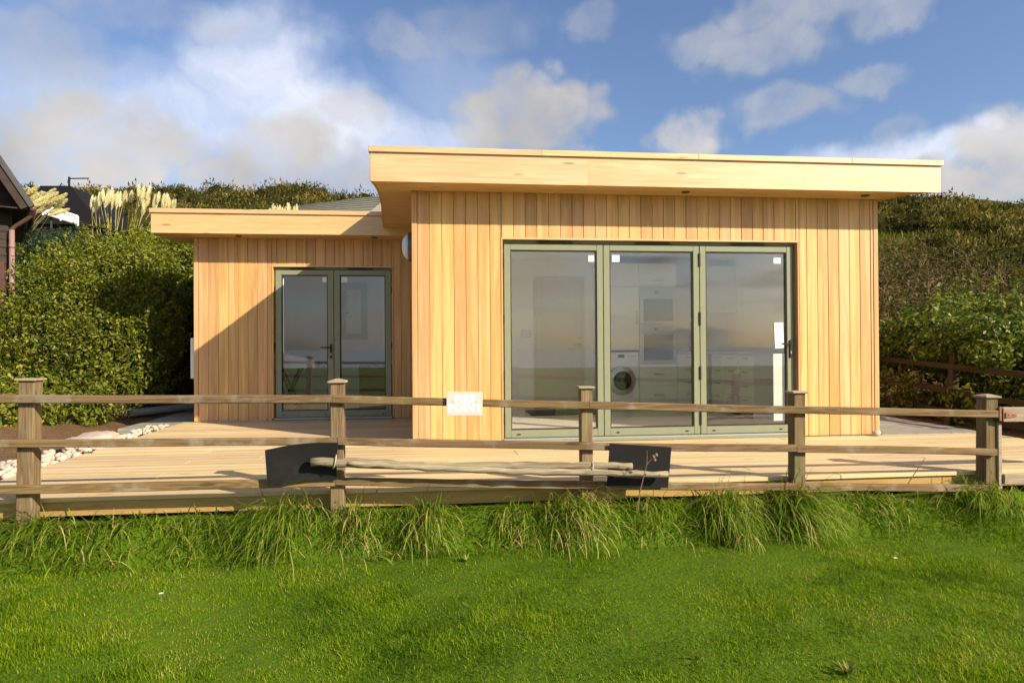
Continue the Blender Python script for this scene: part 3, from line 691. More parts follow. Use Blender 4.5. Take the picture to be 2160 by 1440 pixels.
bu2 = thing('side_cabinets', 'run of cream drawers under a pale worktop along the right inner wall', 'kitchen units', (4.78, 2.2, .012)); s = sub_of(bu2)
s('carcass', 'unit', 4.52, W_-.153, 1.55, KF-.03, .10, .885, .002); s('plinth', 'black', 4.57, W_-.153, 1.58, KF-.03, .0, .099, 0); s('worktop', 'worktop', 4.48, W_-.153, 1.52, KF-.021, .887, .927, .003); s('end_panel', 'unit', 4.50, W_-.153, 1.53, 1.549, .0, .885, .002)
for j in range(3):
    for i in range(4):
        z = .11+i*.193; y0 = 1.56+j*.46; s('drawer', 'unit', 4.50, 4.519, y0, y0+.45, z, z+.188, .003); s('handle', 'steel', 4.478, 4.499, y0+.15, y0+.30, z+.14, z+.152, .002)
tp = MB().tube([(4.34, 3.40, .928), (4.34, 3.40, 1.26), (4.325, 3.36, 1.36), (4.30, 3.28, 1.39), (4.29, 3.22, 1.34), (4.29, 3.21, 1.27)], [.014, .012, .011, .011, .011, .010], 10).build('kitchen_tap', 'chrome', None, True); tag(tp, 'tall curved chrome tap standing on the back worktop', 'tap')
# inside the low wing
ib = thing('white_desk', 'white slanted board on dark legs inside the low wing, behind the left french door', 'desk', (-2.0, 3.7, .012)); s = sub_of(ib)
MB().prism([(-.32, -.02), (.36, -.02), (.36, .085), (.26, .12), (-.15, .20), (-.32, .20)], -.2, .2, 1).build('top', 'white', ib, loc=(0, 0, .72))
for x, x2 in ((-.2, .12), (.12, -.2)):
    MB().tube([(x, -.12, .70), (x2, -.12, .0)], .016, 8).build('leg', 'black', ib); MB().tube([(x, .12, .70), (x2, .12, .0)], .016, 8).build('leg', 'black', ib)
cd = thing('slatted_block', 'brown slatted wooden chest inside the low wing, behind the right french door', 'block', (-.62, 3.75, .012)); s = sub_of(cd)  # slatted block built for brown bars showing in the door glass
s('body', 'slat_wood', -.98, -.24, 3.62, 4.05, .05, .74, .004)
for i in range(6): s('slat', 'slat_wood', -.96, -.26, 3.60, 3.618, .08+i*.108, .165+i*.108, .004)

# ------------------------------------------------------------------ deck
deck = thing('timber_deck', 'pale new timber deck wrapping the front of the house', 'deck')
DY0 = -2.10; pitch = .146; row = 0; y = DY0
def deck_left(y): return -3.18-.04*(y+1.2)/1.0*.55 if y > -1.2 else -3.18
_dk = {}
while y < YD-.02:
    xl = deck_left(y); y1 = min(y+pitch-.0045, YD+.018); xr = 6.52 if y < -.04 else -.026
    if y < -.04 and y1 > -.03: y1 = -.03 if y > -.15 else y1
    cuts = [xl]; x = xl+random.choice((1.2, 2.4, 3.0, 1.8)) if xr > 1 else xr
    while x < xr-.9: cuts.append(x); x += random.choice((2.4, 3.0, 3.6))
    cuts.append(xr)
    for a, b in zip(cuts[:-1], cuts[1:]):
        bx('deck_board', 'deck', deck, a+.0015, b-.0015, y, y1, -.032+random.uniform(-.0015, .0015), random.uniform(-.0015, .0012), .004)
    row += 1; y += pitch
for a, b in ((-3.16, -.75), (-.748, 1.9), (1.902, 4.3), (4.302, 6.5)): bx('rim_joist', 'beam', deck, a, b, DY0+.022, DY0+.07, -.135, -.034, .003)
bx('rim_joist', 'beam', deck, 6.47, 6.51, DY0+.08, -.04, -.16, -.034, .003); bx('rim_joist', 'beam', deck, -3.15, -3.105, DY0+.08, 1.9, -.16, -.034, .003)
for x in (-2.6, -.9, .9, 2.6, 4.3, 6.0): bx('support_post', 'beam', deck, x, x+.09, DY0+.10, DY0+.19, -.42, -.034, .003)
for k in range(10): bx('joist', 'beam', deck, -2.8+k*.98, -2.75+k*.98, DY0+.08, -.05, -.15, -.034, .002)

# ------------------------------------------------------------------ front fence
fence = thing('post_and_rail_fence', 'weathered three rail timber fence running in front of the deck', 'fence')
FY = -2.25                                                       # front of the rails is FY-.02
def fx_at(px, py, y=-2.27): return float(at(px, py, y)[0]), float(at(px, py, y)[2])
POSTS = [(55, 797, 1.2, .102), (710, 802, 0.1, .094), (1237, 814, -.3, .088), (1687, 824, .4, .094), (2093, 834, 1.0, .104)]
PY = FY+.022
for i, (px, py, lean, wd) in enumerate(POSTS):
    x, zt = fx_at(px, py, PY); h = zt-.02+.55
    P = MB().box(-wd/2, wd/2, 0, wd, -.55-(zt-.02)*0, 0, .006)
    P.v = [(a+.002*math.sin(9*c_+i), b+.002*math.cos(7*c_+i), c_) if c_ < 0 else (a, b, c_) for a, b, c_ in P.v]
    P = MB().box(-wd/2, wd/2, 0, wd, -h, 0, .005)
    po = P.build('post', 'post', fence, loc=(x, PY, zt-.02)); po.rotation_euler = (0, math.radians(lean), 0)
    cap = MB().box(-wd/2-.017, wd/2+.017, -.018, wd+.018, 0.0005, .016, .004)
    top = [(-wd/2-.012, -.012, .0155), (wd/2+.012, -.012, .0155), (wd/2+.012, wd+.012, .0155), (-wd/2-.012, wd+.012, .0155), (-.012, wd/2-.012, .031), (.012, wd/2-.012, .031), (.012, wd/2+.012, .031), (-.012, wd/2+.012, .031)]
    if i in (1, 4): cap.add(top, [(0, 1, 5, 4), (1, 2, 6, 5), (2, 3, 7, 6), (3, 0, 4, 7), (4, 5, 6, 7)])
    cap.build('cap', 'cap', po)
    for dz in (.03, .09):
        MB().disc((.012*(-1)**i, -.0035, -(zt-.02)-.03-dz-.0), (0, -1, 0), .005, .002, 8).build('nail', 'screw', po)
def rail(p0, p1, hgt, sag=.004, th=.042, y=FY, n=9, seed=0):
    """a sawn rail between two points, a little bent and worn"""
    (x0, z0), (x1, z1) = p0, p1; r = random.Random(seed); vs = []; fs = []
    L = x1-x0; m_ = n
    ph = [r.uniform(0, 6) for _ in range(4)]
    for k in range(m_+1):
        t_ = k/m_; xx = -L/2+L*t_; zc = (z1-z0)*(t_-.5)-sag*4*t_*(1-t_)+.0014*math.sin(3*t_*L+ph[0])
        ht = hgt/2*(1+.025*math.sin(5*t_*L+ph[1])); yy = .004*math.sin(3*t_*L+ph[2]); c = .005
        prof = [(-th/2+c, -ht), (th/2-c, -ht), (th/2, -ht+c), (th/2, ht-c), (th/2-c, ht), (-th/2+c, ht), (-th/2, ht-c), (-th/2, -ht+c)]
        vs += [(xx, yy+a, zc+b) for a, b in prof]
    for k in range(m_):
        for j in range(8): fs.append((k*8+j, k*8+(j+1) % 8, k*8+8+(j+1) % 8, k*8+8+j))
    fs += [tuple(range(8)), tuple(m_*8+j for j in range(8))]
    return MB().add(vs, fs).build('rail', 'rail', fence, loc=((x0+x1)/2, y, (z0+z1)/2))
RT = [[(-60, 843), (1250, 856)], [(1252, 855), (2108, 873)]]
def zz(px, py): return fx_at(px, py)
rail(zz(-170, 841), zz(700, 842), .055, .002, seed=1); rail(zz(700.8, 842), zz(1243, 854.5), .053, .003, seed=2); rail(zz(1244, 855), zz(2108, 873), .056, .002, seed=3)
rail(zz(-170, 937), zz(712, 931), .052, .0, seed=4); rail(zz(713, 930.5), zz(1681, 946), .053, .008, seed=5, n=14); rail(zz(1682, 947), zz(2105, 954.5), .053, -.006, seed=6)
rail(zz(-170, 1037), zz(706, 1017), .058, .003, seed=7); rail(zz(707, 1016.5), zz(1277, 1024), .053, .0, seed=8); rail(zz(1278, 1025), zz(2085, 1030), .054, .0, seed=9)

gate = thing('timber_gate', 'grey bleached timber gate on a rusty hinge at the right edge of the fence', 'gate', (float(at(2114, 875, FY-.02)[0]), FY, 0))
gx, gz = zz(2114, 875)
q = bx('gate_rail', 'gate', gate, .0, 1.2, -.03, .03, gz-.060, gz+.052, .005); q.rotation_euler = (0, math.radians(.6), 0)
bx('gate_stile', 'gate', gate, -.012, .022, .006, .06, -.12, gz-.062, .004); bx('gate_rail', 'gate', gate, .024, 1.2, -.01, .03, -.08, .0, .005); bx('gate_stile', 'gate', gate, 1.16, 1.2, .032, .07, -.12, gz+.05, .004)
h = MB().prism([(.004, -.022), (.10, -.010), (.10, .006), (.004, .022)], -.008, -.001, 1).build('hinge', 'rust', gate, loc=(.012, -.0305, gz-.002))
bx('hinge_plate', 'rust', gate, -.03, -.004, -.028, -.0225, gz-.045, gz+.06, .002); MB().tube([(-.001, -.03, gz-.04), (-.001, -.03, gz+.05)], .006, 8).build('hinge_pin', 'rust', gate)
for x in (.035, .075): MB().disc((x, -.0385, gz), (0, -1, 0), .004, .003, 8).build('screw', 'screw', gate)

# fire point sign
sg = thing('fire_point_sign', 'faded pale pink sign reading FIRE POINT in white, screwed to the top rail', 'sign', (float(at(980, 851, -2.295)[0]), -2.290, float(at(980, 851, -2.295)[2])))
sg.rotation_euler = (0, math.radians(1.0), 0)
pl_ = MB().box(-.128, .128, -.003, .003, -.084, .084, .0012).build('plate', 'sign', sg)
def text(body, size, x, z, parent, name='lettering'):
    cu = bpy.data.curves.new(name, 'FONT'); cu.body = body; cu.size = size; cu.align_x = 'CENTER'; cu.align_y = 'CENTER'; cu.extrude = .0006; cu.offset = .0028; cu.space_character = 1.14
    o = bpy.data.objects.new(name, cu); COL.objects.link(o)
    bpy.context.view_layer.update(); dg = bpy.context.evaluated_depsgraph_get(); me = bpy.data.meshes.new_from_object(o.evaluated_get(dg)); bpy.data.objects.remove(o)
    me.materials.clear(); me.materials.append(MAT['letter'])
    return link(name, me, parent, (x, -.0042, z), (PI/2, 0, 0))
text('FIRE', .072, 0, .028, sg); text('POINT', .072, 0, -.034, sg)
for x in (-.083, .083): MB().disc((x, -.003, .012), (0, -1, 0), .0035, .003, 8).build('screw', 'screw', sg)

# fire beaters hung on the fence
def beater(label, corners, pole, rads, ypole, yflap, curl):
    cx_, cz_ = pole[0]; b = thing('fire_beater', label, 'fire beater', (cx_, ypole, cz_))
    # flap: bent rubber sheet from four corners
    n = 8; vs = []; fs = []; (a, bq, c, d) = corners
    for side in (0, 1):
        for i in range(n+1):
            for j in range(n+1):
                u, v_ = i/n, j/n
                p_ = (1-u)*(1-v_)*np.array(a)+u*(1-v_)*np.array(bq)+u*v_*np.array(c)+(1-u)*v_*np.array(d)
                yy = yflap+curl*(u if curl > 0 else 1-u)**2*-1*abs(1)+.004*math.sin(3*u+2*v_)+(.006 if side else 0)
                zb = .018*math.sin(PI*u) if curl > .01 else 0.0
                vs.append((p_[0]-cx_, yy-ypole, p_[1]-cz_+zb))
    m_ = (n+1)**2
    for side in (0, 1):
        for i in range(n):
            for j in range(n):
                q = side*m_+i*(n+1)+j; f = (q, q+1, q+n+2, q+n+1); fs.append(f if side else f[::-1])
    rim = [i*(n+1) for i in range(n+1)]+[n*(n+1)+j for j in range(1, n+1)]+[i*(n+1)+n for i in range(n-1, -1, -1)]+[j for j in range(n-1, 0, -1)]
    for k in range(len(rim)): e0, e1 = rim[k], rim[(k+1) % len(rim)]; fs.append((e0, e1, e1+m_, e0+m_))
    MB().add(vs, fs).build('rubber_flap', 'rubber', b, False)
    pts = [(x-cx_, .006*math.sin(2.1*x), z-cz_) for x, z in pole]
    P = []; R_ = []
    for i in range(len(pts)-1):
        for k in range(5):
            t_ = k/5; q = np.array(pts[i])*(1-t_)+np.array(pts[i+1])*t_; q[2] += .0035*math.sin(31*q[0]+cx_); P.append(q); R_.append((rads[i]*(1-t_)+rads[i+1]*t_)*(1+.07*math.sin(23*q[0]+2)+.05*math.sin(61*q[0])))
    P.append(np.array(pts[-1])); R_.append(rads[-1]*.93); R_[0] *= .93
    q = MB().tube(P, R_, 14); r_ = random.Random(int(cx_*1000)); q.v = [(a+r_.uniform(-.0012, .0012), b_+r_.uniform(-.0022, .0022), c+r_.uniform(-.0022, .0022)) for a, b_, c in q.v]; q.build('handle_pole', 'pole', b, True)
    for f in (.12, .3):
        x_ = pole[0][0]-cx_+(pole[1][0]-pole[0][0])*f; z_ = (pole[1][1]-pole[0][1])*f; MB().disc((x_, -rads[0]*.93, z_), (0, -1, 0), .007, .005, 8).build('bolt', 'screw', b)
    return b
def W2(px, py, y=-2.35): p_ = at(px, py, y); return (float(p_[0]), float(p_[2]))
c1 = [W2(710, 936), W2(557, 950), W2(563, 1028), W2(706, 1016)]
b1 = beater('fire beater with its black flap at the left end of the poles', c1, [W2(657, 973), W2(760, 976), W2(900, 983), W2(1080, 982), W2(1240, 981), W2(1333, 982)], [.031, .032, .031, .028, .026, .023], -2.355, -2.30, .03)
c2 = [W2(1290, 937), W2(1421, 945), W2(1413, 1031), W2(1284, 1028)]
b2 = beater('fire beater with its black flap at the right end of the poles', c2, [W2(1405, 998), W2(1240, 994.5), W2(1080, 992), W2(900, 984), W2(800, 979), W2(735, 976)], [.022, .024, .022, .021, .018, .016], -2.382, -2.302, .004)
for (px, py, hh, lab) in ((706, 973, .045, 'grey cord loop tying the poles at the left fence post'), (1244, 988, .050, 'grey cord loop tying the poles at the middle fence post')):
    x, z = W2(px, py); P = [(.010*math.cos(a), -.036*math.cos(a)*1.25+.0, hh*1.05*math.sin(a)) for a in np.linspace(0, 2*PI, 20)]
    o = MB().tube(P, .004, 6, False).build('cord_tie', 'cord', None, True, loc=(x, -2.355, z)); o.rotation_euler = (0, .25, 0); tag(o, lab, 'cord')

# ------------------------------------------------------------------ paving, stones and bed on the left and right
bedx = np.linspace(-9, -3.2, 60); bedy = np.linspace(-2.0, 6.4, 70)
struct(grid('planting_bed', bedx, bedy, lambda X, Y: -.03+.05*(vnoise(X, Y, 1.7, 2)-.5)+.03*(vnoise(X, Y, 6, 4)-.5)+.12*sstep(-3.9, -5.2, X)-.05*sstep(-4.3, -3.25, X), 'soil'))
struct(grid('verge_soil', np.linspace(6.55, 13, 40), np.linspace(-2.0, 9, 50), lambda X, Y: -.06+.05*(vnoise(X, Y, 1.7, 2)-.5)+.5*sstep(7.3, 11, X), 'soil'))
pavr = struct(bx('side_path', 'slab', None, 5.25, 6.54, -.02, 6.4, -.20, -.034))
for i, y0 in enumerate(np.arange(0.0, 6.3, .45)):
    for j in range(3):
        x0 = 5.252+j*.43; bx('paving_slab', 'slab', pavr, x0-pavr.location[0], x0+.424-pavr.location[0], y0-.012-pavr.location[1], y0+.43-pavr.location[1], .005+.083, .083+.036+random.uniform(0, .004), .004)
pavl = struct(bx('back_path', 'slab', None, -3.85, -3.16, 2.0, 6.3, -.20, -.045))
for i, y0 in enumerate(np.arange(2.02, 6.2, .6)): bx('paving_slab', 'slab', pavl, -.343, .34, y0-4.15, y0+.585-4.15, .0785, .0785+.038+random.uniform(0, .004), .004)
# pebbles
peb = thing('pebble_border', 'strip of pale cream pebbles along the left edge of the deck', 'pebbles', (-3.4, 0, 0))
def stone_mesh(seed, sub=1, mat=None):
    import bmesh
    bm = bmesh.new(); bmesh.ops.create_icosphere(bm, subdivisions=sub, radius=1.0); r = random.Random(seed)
    k = [mathutils.Vector((r.uniform(-1, 1), r.uniform(-1, 1), r.uniform(-1, 1))).normalized() for _ in range(5)]; am = [r.uniform(-.22, .22) for _ in range(5)]
    for v in bm.verts:
        n = v.co.normalized(); s_ = 1+sum(a*max(0, n.dot(q))**2 for a, q in zip(am, k)); v.co = mathutils.Vector((n.x*s_, n.y*s_*.82, n.z*s_*.6))
    me = bpy.data.meshes.new('stone'); bm.to_mesh(me); bm.free(); me.polygons.foreach_set('use_smooth', [True]*len(me.polygons)); me.materials.append(mat); return me
def pebble_mat():
    m, t, p, out = new_mat('cream_pebble'); oi = t.node('ShaderNodeObjectInfo'); cr = t.node('ShaderNodeValToRGB'); e = cr.color_ramp.elements
    e[0].color = (.45, .36, .26, 1); e[1].color = (.58, .52, .44, 1)
    for pos, c in ((.25, (.54, .44, .32)), (.5, (.60, .53, .43)), (.72, (.30, .27, .23)), (.8, (.50, .36, .26))): q = e.new(pos); q.color = (*c, 1)
    t.put(cr.inputs[0], oi.outputs['Random']); n = t.noise(t.node('ShaderNodeTexCoord').outputs['Object'], 2.2, 5, .6)
    t.put(p.inputs['Base Color'], t.mix(t.rng(n, .35, .7, 0, .5), cr.outputs[0], (.50, .40, .29))); p.inputs['Roughness'].default_value = .7; return m
PM = pebble_mat(); SM = [stone_mesh(i, 2 if i < 2 else 1, PM) for i in range(7)]
cnt = 0
while cnt < 298:
    t_ = random.random(); y = -2.0+4.3*t_; wdt = .48*(1-.45*t_) if y < .3 or y > 1.25 else .16
    x = deck_left(y)-.05-random.random()**1.3*wdt; r = random.uniform(.022, .044)*(1.2 if y < 0 else 1)
    o = link('stone', random.choice(SM), peb, (x+3.4, y, -.015+random.uniform(-.01, .025)), (random.uniform(-.5, .5), random.uniform(-.5, .5), random.uniform(0, 6))); o.scale = (r, r, r); cnt += 1
rk = MB(); import bmesh
bm = bmesh.new(); bmesh.ops.create_icosphere(bm, subdivisions=4, radius=1.0)
for v in bm.verts:
    n = v.co.copy(); k = .12*math.sin(3*n.x+1)*math.cos(2.3*n.y)+.06*math.sin(7*n.y+2*n.x)+.035*math.sin(15*n.x+9*n.z)+.03*math.sin(21*n.y)
    v.co = mathutils.Vector((n.x*(1+k)*.22, n.y*(1+k)*.52, max(-.5, min(.62, n.z))*(1+k)*.13))
me = bpy.data.meshes.new('boulder'); bm.to_mesh(me); bm.free(); me.polygons.foreach_set('use_smooth', [True]*len(me.polygons)); me.materials.append(MAT['rock'])
tag(link('boulder', me, None, (-3.55, .78, .0), (0, 0, .12)), 'large flat pale pink rock set among the pebbles', 'rock')
o = link('round_stone', stone_mesh(9, 3, MAT['rock']), None, (5.13, -.10, .028), (0, 0, .4)); o.scale = (.055, .055, .06); tag(o, 'round brown stone on the deck at the right corner of the house', 'stone')
pp = thing('drain_pipe', 'grey plastic pipe lying on the ground beside the left wing', 'pipe', (-4.3, 3.35, .07))
q = MB(); n = 20; a0 = np.array([0, 0, .0]); a1 = np.array([1.5, 2.3, .04]); q.tube([a0, a1], .058, n, False); q.tube([a1, a0], .052, n, False)
q.build('pipe_wall', 'pipe', pp, True)
rgm = MB(); d = unit(a1-a0); u_ = unit(np.cross(d, [0, 0, 1])); v_ = np.cross(u_, d)
for k in range(n):
    a, b = 2*PI*k/n, 2*PI*(k+1)/n; f = lambda t_, r: a0+r*(math.cos(t_)*u_+math.sin(t_)*v_)
    rgm.add([f(a, .052), f(b, .052), f(b, .058), f(a, .058)], [(0, 1, 2, 3)])
rgm.build('pipe_end', 'opal', pp)

# ------------------------------------------------------------------ old fence on the right, behind the path
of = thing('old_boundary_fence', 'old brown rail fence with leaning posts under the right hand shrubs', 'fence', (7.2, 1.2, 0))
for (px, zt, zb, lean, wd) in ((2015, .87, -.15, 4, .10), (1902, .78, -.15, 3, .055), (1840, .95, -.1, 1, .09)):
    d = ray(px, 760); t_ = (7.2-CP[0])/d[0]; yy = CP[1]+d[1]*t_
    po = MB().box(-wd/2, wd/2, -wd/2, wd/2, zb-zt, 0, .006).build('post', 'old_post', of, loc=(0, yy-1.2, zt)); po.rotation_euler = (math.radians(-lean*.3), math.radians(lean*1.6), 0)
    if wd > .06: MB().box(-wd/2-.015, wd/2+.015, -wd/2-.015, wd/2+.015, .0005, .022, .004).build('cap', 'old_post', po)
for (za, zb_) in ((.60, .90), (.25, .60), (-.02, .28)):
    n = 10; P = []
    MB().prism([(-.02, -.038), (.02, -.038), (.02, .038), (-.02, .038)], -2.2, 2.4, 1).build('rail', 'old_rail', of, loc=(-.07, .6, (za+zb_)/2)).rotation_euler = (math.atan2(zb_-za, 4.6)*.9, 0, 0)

# ------------------------------------------------------------------ planting
def lobes_points(lobes, n, rng, shell=.35, zmin=-.05):
    """points through the outer shell of a set of uneven ellipsoids, with outward normals"""
    vol = np.array([l[3]*l[4]+l[4]*l[5]+l[3]*l[5] for l in lobes]); pick = rng.choice(len(lobes), n, p=vol/vol.sum()); Lb = np.array(lobes)[pick]
    D = unit(rng.normal(size=(n, 3))); r = 1-shell*rng.random(n)**1.6
    lump = 1+.16*np.sin(D[:, 0]*7+pick*1.7)*np.cos(D[:, 2]*6+pick)+.09*np.sin(D[:, 1]*15+D[:, 2]*13+pick*2.1)
    P = Lb[:, :3]+D*Lb[:, 3:6]*(r*lump)[:, None]; N = unit(D/Lb[:, 3:6]); inner = np.zeros(n, bool)
    for j, l in enumerate(lobes):
        q = (P-np.array(l[:3]))/np.array(l[3:6]); inner |= ((q**2).sum(1) < .52) & (pick != j)
    k = (~inner) & (P[:, 2] > zmin); return P[k], N[k], r[k]
def stems(name, base, tips, mat, parent, r0=.02, wig=.08, rng=RNG, n=6, seg=6):
    q = MB()
    for b, t_ in zip(base, tips):
        b = np.array(b, float); t_ = np.array(t_, float); P = [b+(t_-b)*k/seg+(rng.normal(size=3)*wig*(0 < k) if k < seg else 0) for k in range(seg+1)]
        q.tube(P, [max(r0*(1-.85*k/seg), .003) for k in range(seg+1)], n, False)
    return q.build(name, mat, parent, True)
def sprigs(P, N, n, rng, leafL, h=.36):
    """upright leafy shoots that stand out of the crown"""
    k = rng.choice(len(P), n); q = []; m_ = []
    for j in k:
        d = unit(N[j]*.6+np.array([0, 0, 1.0])+rng.normal(size=3)*.25); hh = h*rng.uniform(.4, 1.2); c_ = max(5, int(hh/leafL*3.2))
        for t_ in np.linspace(.0, 1, c_): q.append(P[j]+d*hh*t_+rng.normal(size=3)*leafL*.28); m_.append(unit(rng.normal(size=3)+d*.4))
    return np.array(q), np.array(m_)
def shrub(name, label, cat, lobes, n, leafL, mat, bark='barktwig', group=None, shell=.35, wid=.45, spread=.8, seed=1, nstem=14, base=None, tintshift=0., zmin=-.05, nsprig=0):
    rng = np.random.default_rng(seed); c = np.array(lobes).mean(0); bx_, by_ = (c[0], c[1]) if base is None else base
    root = thing(name, label, cat, (0, 0, 0), group)
    P, N, r = lobes_points(lobes, n, rng, shell, zmin)
    if nsprig:
        q_, m_ = sprigs(P[r > .8], N[r > .8], nsprig, rng, leafL); P = np.concatenate([P, q_]); N = np.concatenate([N, m_])
    patch = vnoise(P[:, 0]+P[:, 2]*.7, P[:, 1]+P[:, 2], 2.2, seed)
    tint = np.clip(rng.normal(.45, .22, len(P))+.45*(patch-.5)+.25*(N[:, 2])*.5+tintshift, 0, 1)
    stuff(leaves('foliage', P, unit(N+np.array([0, 0, .35])), leafL, mat, root, wid, tint, .15, spread, rng))
    k = rng.choice(len(P), nstem); bs = np.array([[bx_, by_, -.06]])+rng.normal(size=(nstem, 3))*[.22, .22, 0]
    stuff(stems('branches', bs, P[k]-N[k]*.05, bark, root, .022, .07, rng)); return root
# left: dense glossy shrubs
shrub('hedge_shrub', 'large rounded glossy green shrub in sunlight left of the house', 'shrub',
      [(-4.62, 3.85, .95, .72, .75, .95), (-5.25, 3.75, .95, .85, .75, 1.05), (-4.75, 4.25, 1.65, .85, .75, 1.0), (-5.55, 4.3, 1.55, .85, .75, .95), (-4.25, 4.1, 1.35, .42, .5, .85), (-4.95, 3.6, .45, .85, .55, .5), (-5.9, 3.9, .8, .7, .6, .9), (-4.9, 4.6, 2.22, .75, .6, .58), (-5.7, 4.8, 2.05, .7, .6, .55)], 88000, .062, 'leaf_hedge', seed=3, nstem=40, shell=.42, tintshift=.05, nsprig=1500)
shrub('low_shrub', 'low leafy shrub behind the left end post of the fence', 'shrub', [(-5.15, 2.05, .18, .55, .45, .38), (-5.75, 2.3, .25, .6, .5, .55), (-4.65, 2.7, .2, .4, .4, .38)], 11000, .075, 'leaf_hedge', seed=5, nstem=24, tintshift=.1, nsprig=160)
shrub('shaded_shrub', 'dark evergreen shrub in the shade behind the left corner of the house', 'shrub', [(-4.3, 5.6, 2.15, .7, .6, .55), (-4.5, 5.9, 2.3, .9, .8, .85), (-3.9, 6.2, 2.1, .8, .7, 1.0), (-5.2, 6.0, 2.4, .8, .7, .75), (-3.2, 7.2, 2.3, 1.0, .7, .95)], 34000, .085, 'leaf_hedge', seed=8, nstem=16, nsprig=350, zmin=1.55, base=(-4.6, 6.2))
shrub('conifer_bush', 'blue green feathery bush beside the gutter pipe of the dark cabin', 'bush', [(-6.55, 5.9, 2.35, .8, .6, .85), (-6.0, 6.3, 2.1, .7, .6, .8), (-7.0, 6.4, 2.75, .6, .6, .55)], 14000, .09, 'leaf_blue', seed=9, wid=.22, nstem=10, zmin=.5)
shrub('olive_bush', 'brownish olive bush growing above the glossy shrub', 'bush', [(-6.1, 7.2, 2.55, 1.0, .7, .8), (-5.1, 7.4, 2.55, .9, .7, .75), (-7.2, 8.0, 2.75, 1.0, .7, .7), (-4.2, 8.0, 2.75, .9, .7, .75)], 17000, .09, 'leaf_dry', seed=10, nstem=12, zmin=.5, nsprig=300)
# bare twigs of the big shrub reaching over the soil
rng = np.random.default_rng(4); k = 40; bs = np.stack([rng.uniform(-5.6, -4.3, k), rng.uniform(3.1, 3.5, k), 0*rng.random(k)], 1); tp_ = bs+np.stack([rng.normal(0, .3, k), rng.uniform(-.55, -.1, k), rng.uniform(.08, .4, k)], 1)
tw = thing('bare_twigs', 'tangle of bare twigs at the foot of the glossy shrub', 'twigs'); stuff(stems('twigs', bs, tp_, 'twig', tw, .009, .04, rng, 5))
# board fence in the shade
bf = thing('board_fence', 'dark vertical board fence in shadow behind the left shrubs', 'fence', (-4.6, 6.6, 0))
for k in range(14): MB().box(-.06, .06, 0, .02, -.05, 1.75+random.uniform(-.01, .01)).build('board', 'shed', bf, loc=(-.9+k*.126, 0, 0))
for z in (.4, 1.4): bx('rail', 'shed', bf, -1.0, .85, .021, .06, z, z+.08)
# right: bright shrub over the old fence, scrub behind
shrub('bright_shrub', 'bright green leafy shrub hanging over the old fence on the right', 'shrub',
      [(7.9, 1.9, .90, .6, .6, .50), (8.6, 1.2, .98, .6, .7, .62), (8.5, 2.9, 1.15, .6, .7, .62), (9.3, 1.6, .95, .5, .6, .55), (7.7, 3.4, .95, .5, .6, .50), (9.6, 2.8, 1.3, .6, .6, .50), (9.0, 2.2, 1.25, .5, .5, .50), (8.0, 2.7, 1.25, .4, .5, .42), (9.9, 1.9, 1.25, .5, .5, .45), (9.2, 3.6, 1.5, .6, .5, .40), (8.7, .3, .8, .7, .7, .6), (10.3, 2.0, 1.0, .8, .8, .7), (8.5, -.6, .75, .7, .7, .6), (8.7, -1.5, .7, .7, .7, .6), (7.6, 1.2, 1.12, .5, .7, .3), (7.25, 1.7, .98, .28, .55, .24), (7.22, .75, .86, .22, .4, .2), (7.3, 2.7, .95, .3, .5, .3), (7.55, 2.3, 1.15, .5, .7, .35)], 52000, .075, 'leaf_bright', seed=14, tintshift=.0, nstem=46, shell=.4, wid=.55, base=(8.4, 1.7), nsprig=420)
shrub('shade_bush', 'dark leafy undergrowth in the shade under the bright right hand shrub', 'bush', [(8.3, 1.7, .30, 1.0, 1.0, .55), (9.2, .8, .25, 1.0, .9, .5), (8.1, 3.2, .4, .9, 1.0, .55), (7.75, .9, .15, .35, .5, .3), (7.42, 1.9, .35, .25, 1.2, .48), (7.5, .5, .2, .25, .8, .4), (7.06, 2.3, .30, .12, .6, .36), (7.08, 1.0, .22, .10, .35, .28)], 9000, .08, 'leaf_hedge', seed=15, nstem=30)
def bare_shrub(name, label, x, y, z, h, spread, n, seed, leafn, lmat):
    rng = np.random.default_rng(seed); root = thing(name, label, 'shrub', (x, y, z)); q = MB(); tips = []
    def grow(p_, d, L, r, lev):
        P = [p_]; c = p_.copy(); dd = d.copy()
        for k in range(4):
            dd = unit(dd+rng.normal(size=3)*.16+np.array([0, 0, .03])); c = c+dd*L/4; P.append(c.copy())
        q.tube(P, [max(r*(1-.6*k/4), .004) for k in range(5)], 4, False)
        if lev == 0: tips.append(c); return
        for _ in range(rng.integers(2, 5)):
            k = rng.integers(2, 5); grow(P[k], unit(dd+rng.normal(size=3)*.55), L*rng.uniform(.5, .75), r*.55, lev-1)
    for _ in range(n):
        a = rng.uniform(0, 2*PI); s_ = rng.uniform(.15, 1)*spread; d = unit(np.array([math.cos(a)*s_, math.sin(a)*s_, 1.0])); grow(np.array([math.cos(a)*.25, math.sin(a)*.25, 0]), d, h*rng.uniform(.45, .7), .022, 3)
    q.build('branches', 'twig', root)
    T = np.array(tips); k = rng.choice(len(T), leafn); P = T[k]+rng.normal(size=(leafn, 3))*.12
    stuff(leaves('foliage', P, np.tile([0, 0, 1.0], (leafn, 1)), .075, lmat, root, .5, None, 0, 1.2, rng)); return root
bare_shrub('twiggy_shrub', 'straggly brown twiggy shrub against the house end, nearest of the bare shrubs', 9.9, 5.9, .6, 1.55, .9, 32, 21, 7000, 'leaf_dry')
bare_shrub('twiggy_shrub', 'straggly brown twiggy shrub at the right edge behind the bright shrub', 12.6, 6.3, .7, 1.6, .9, 32, 22, 7000, 'leaf_dry')
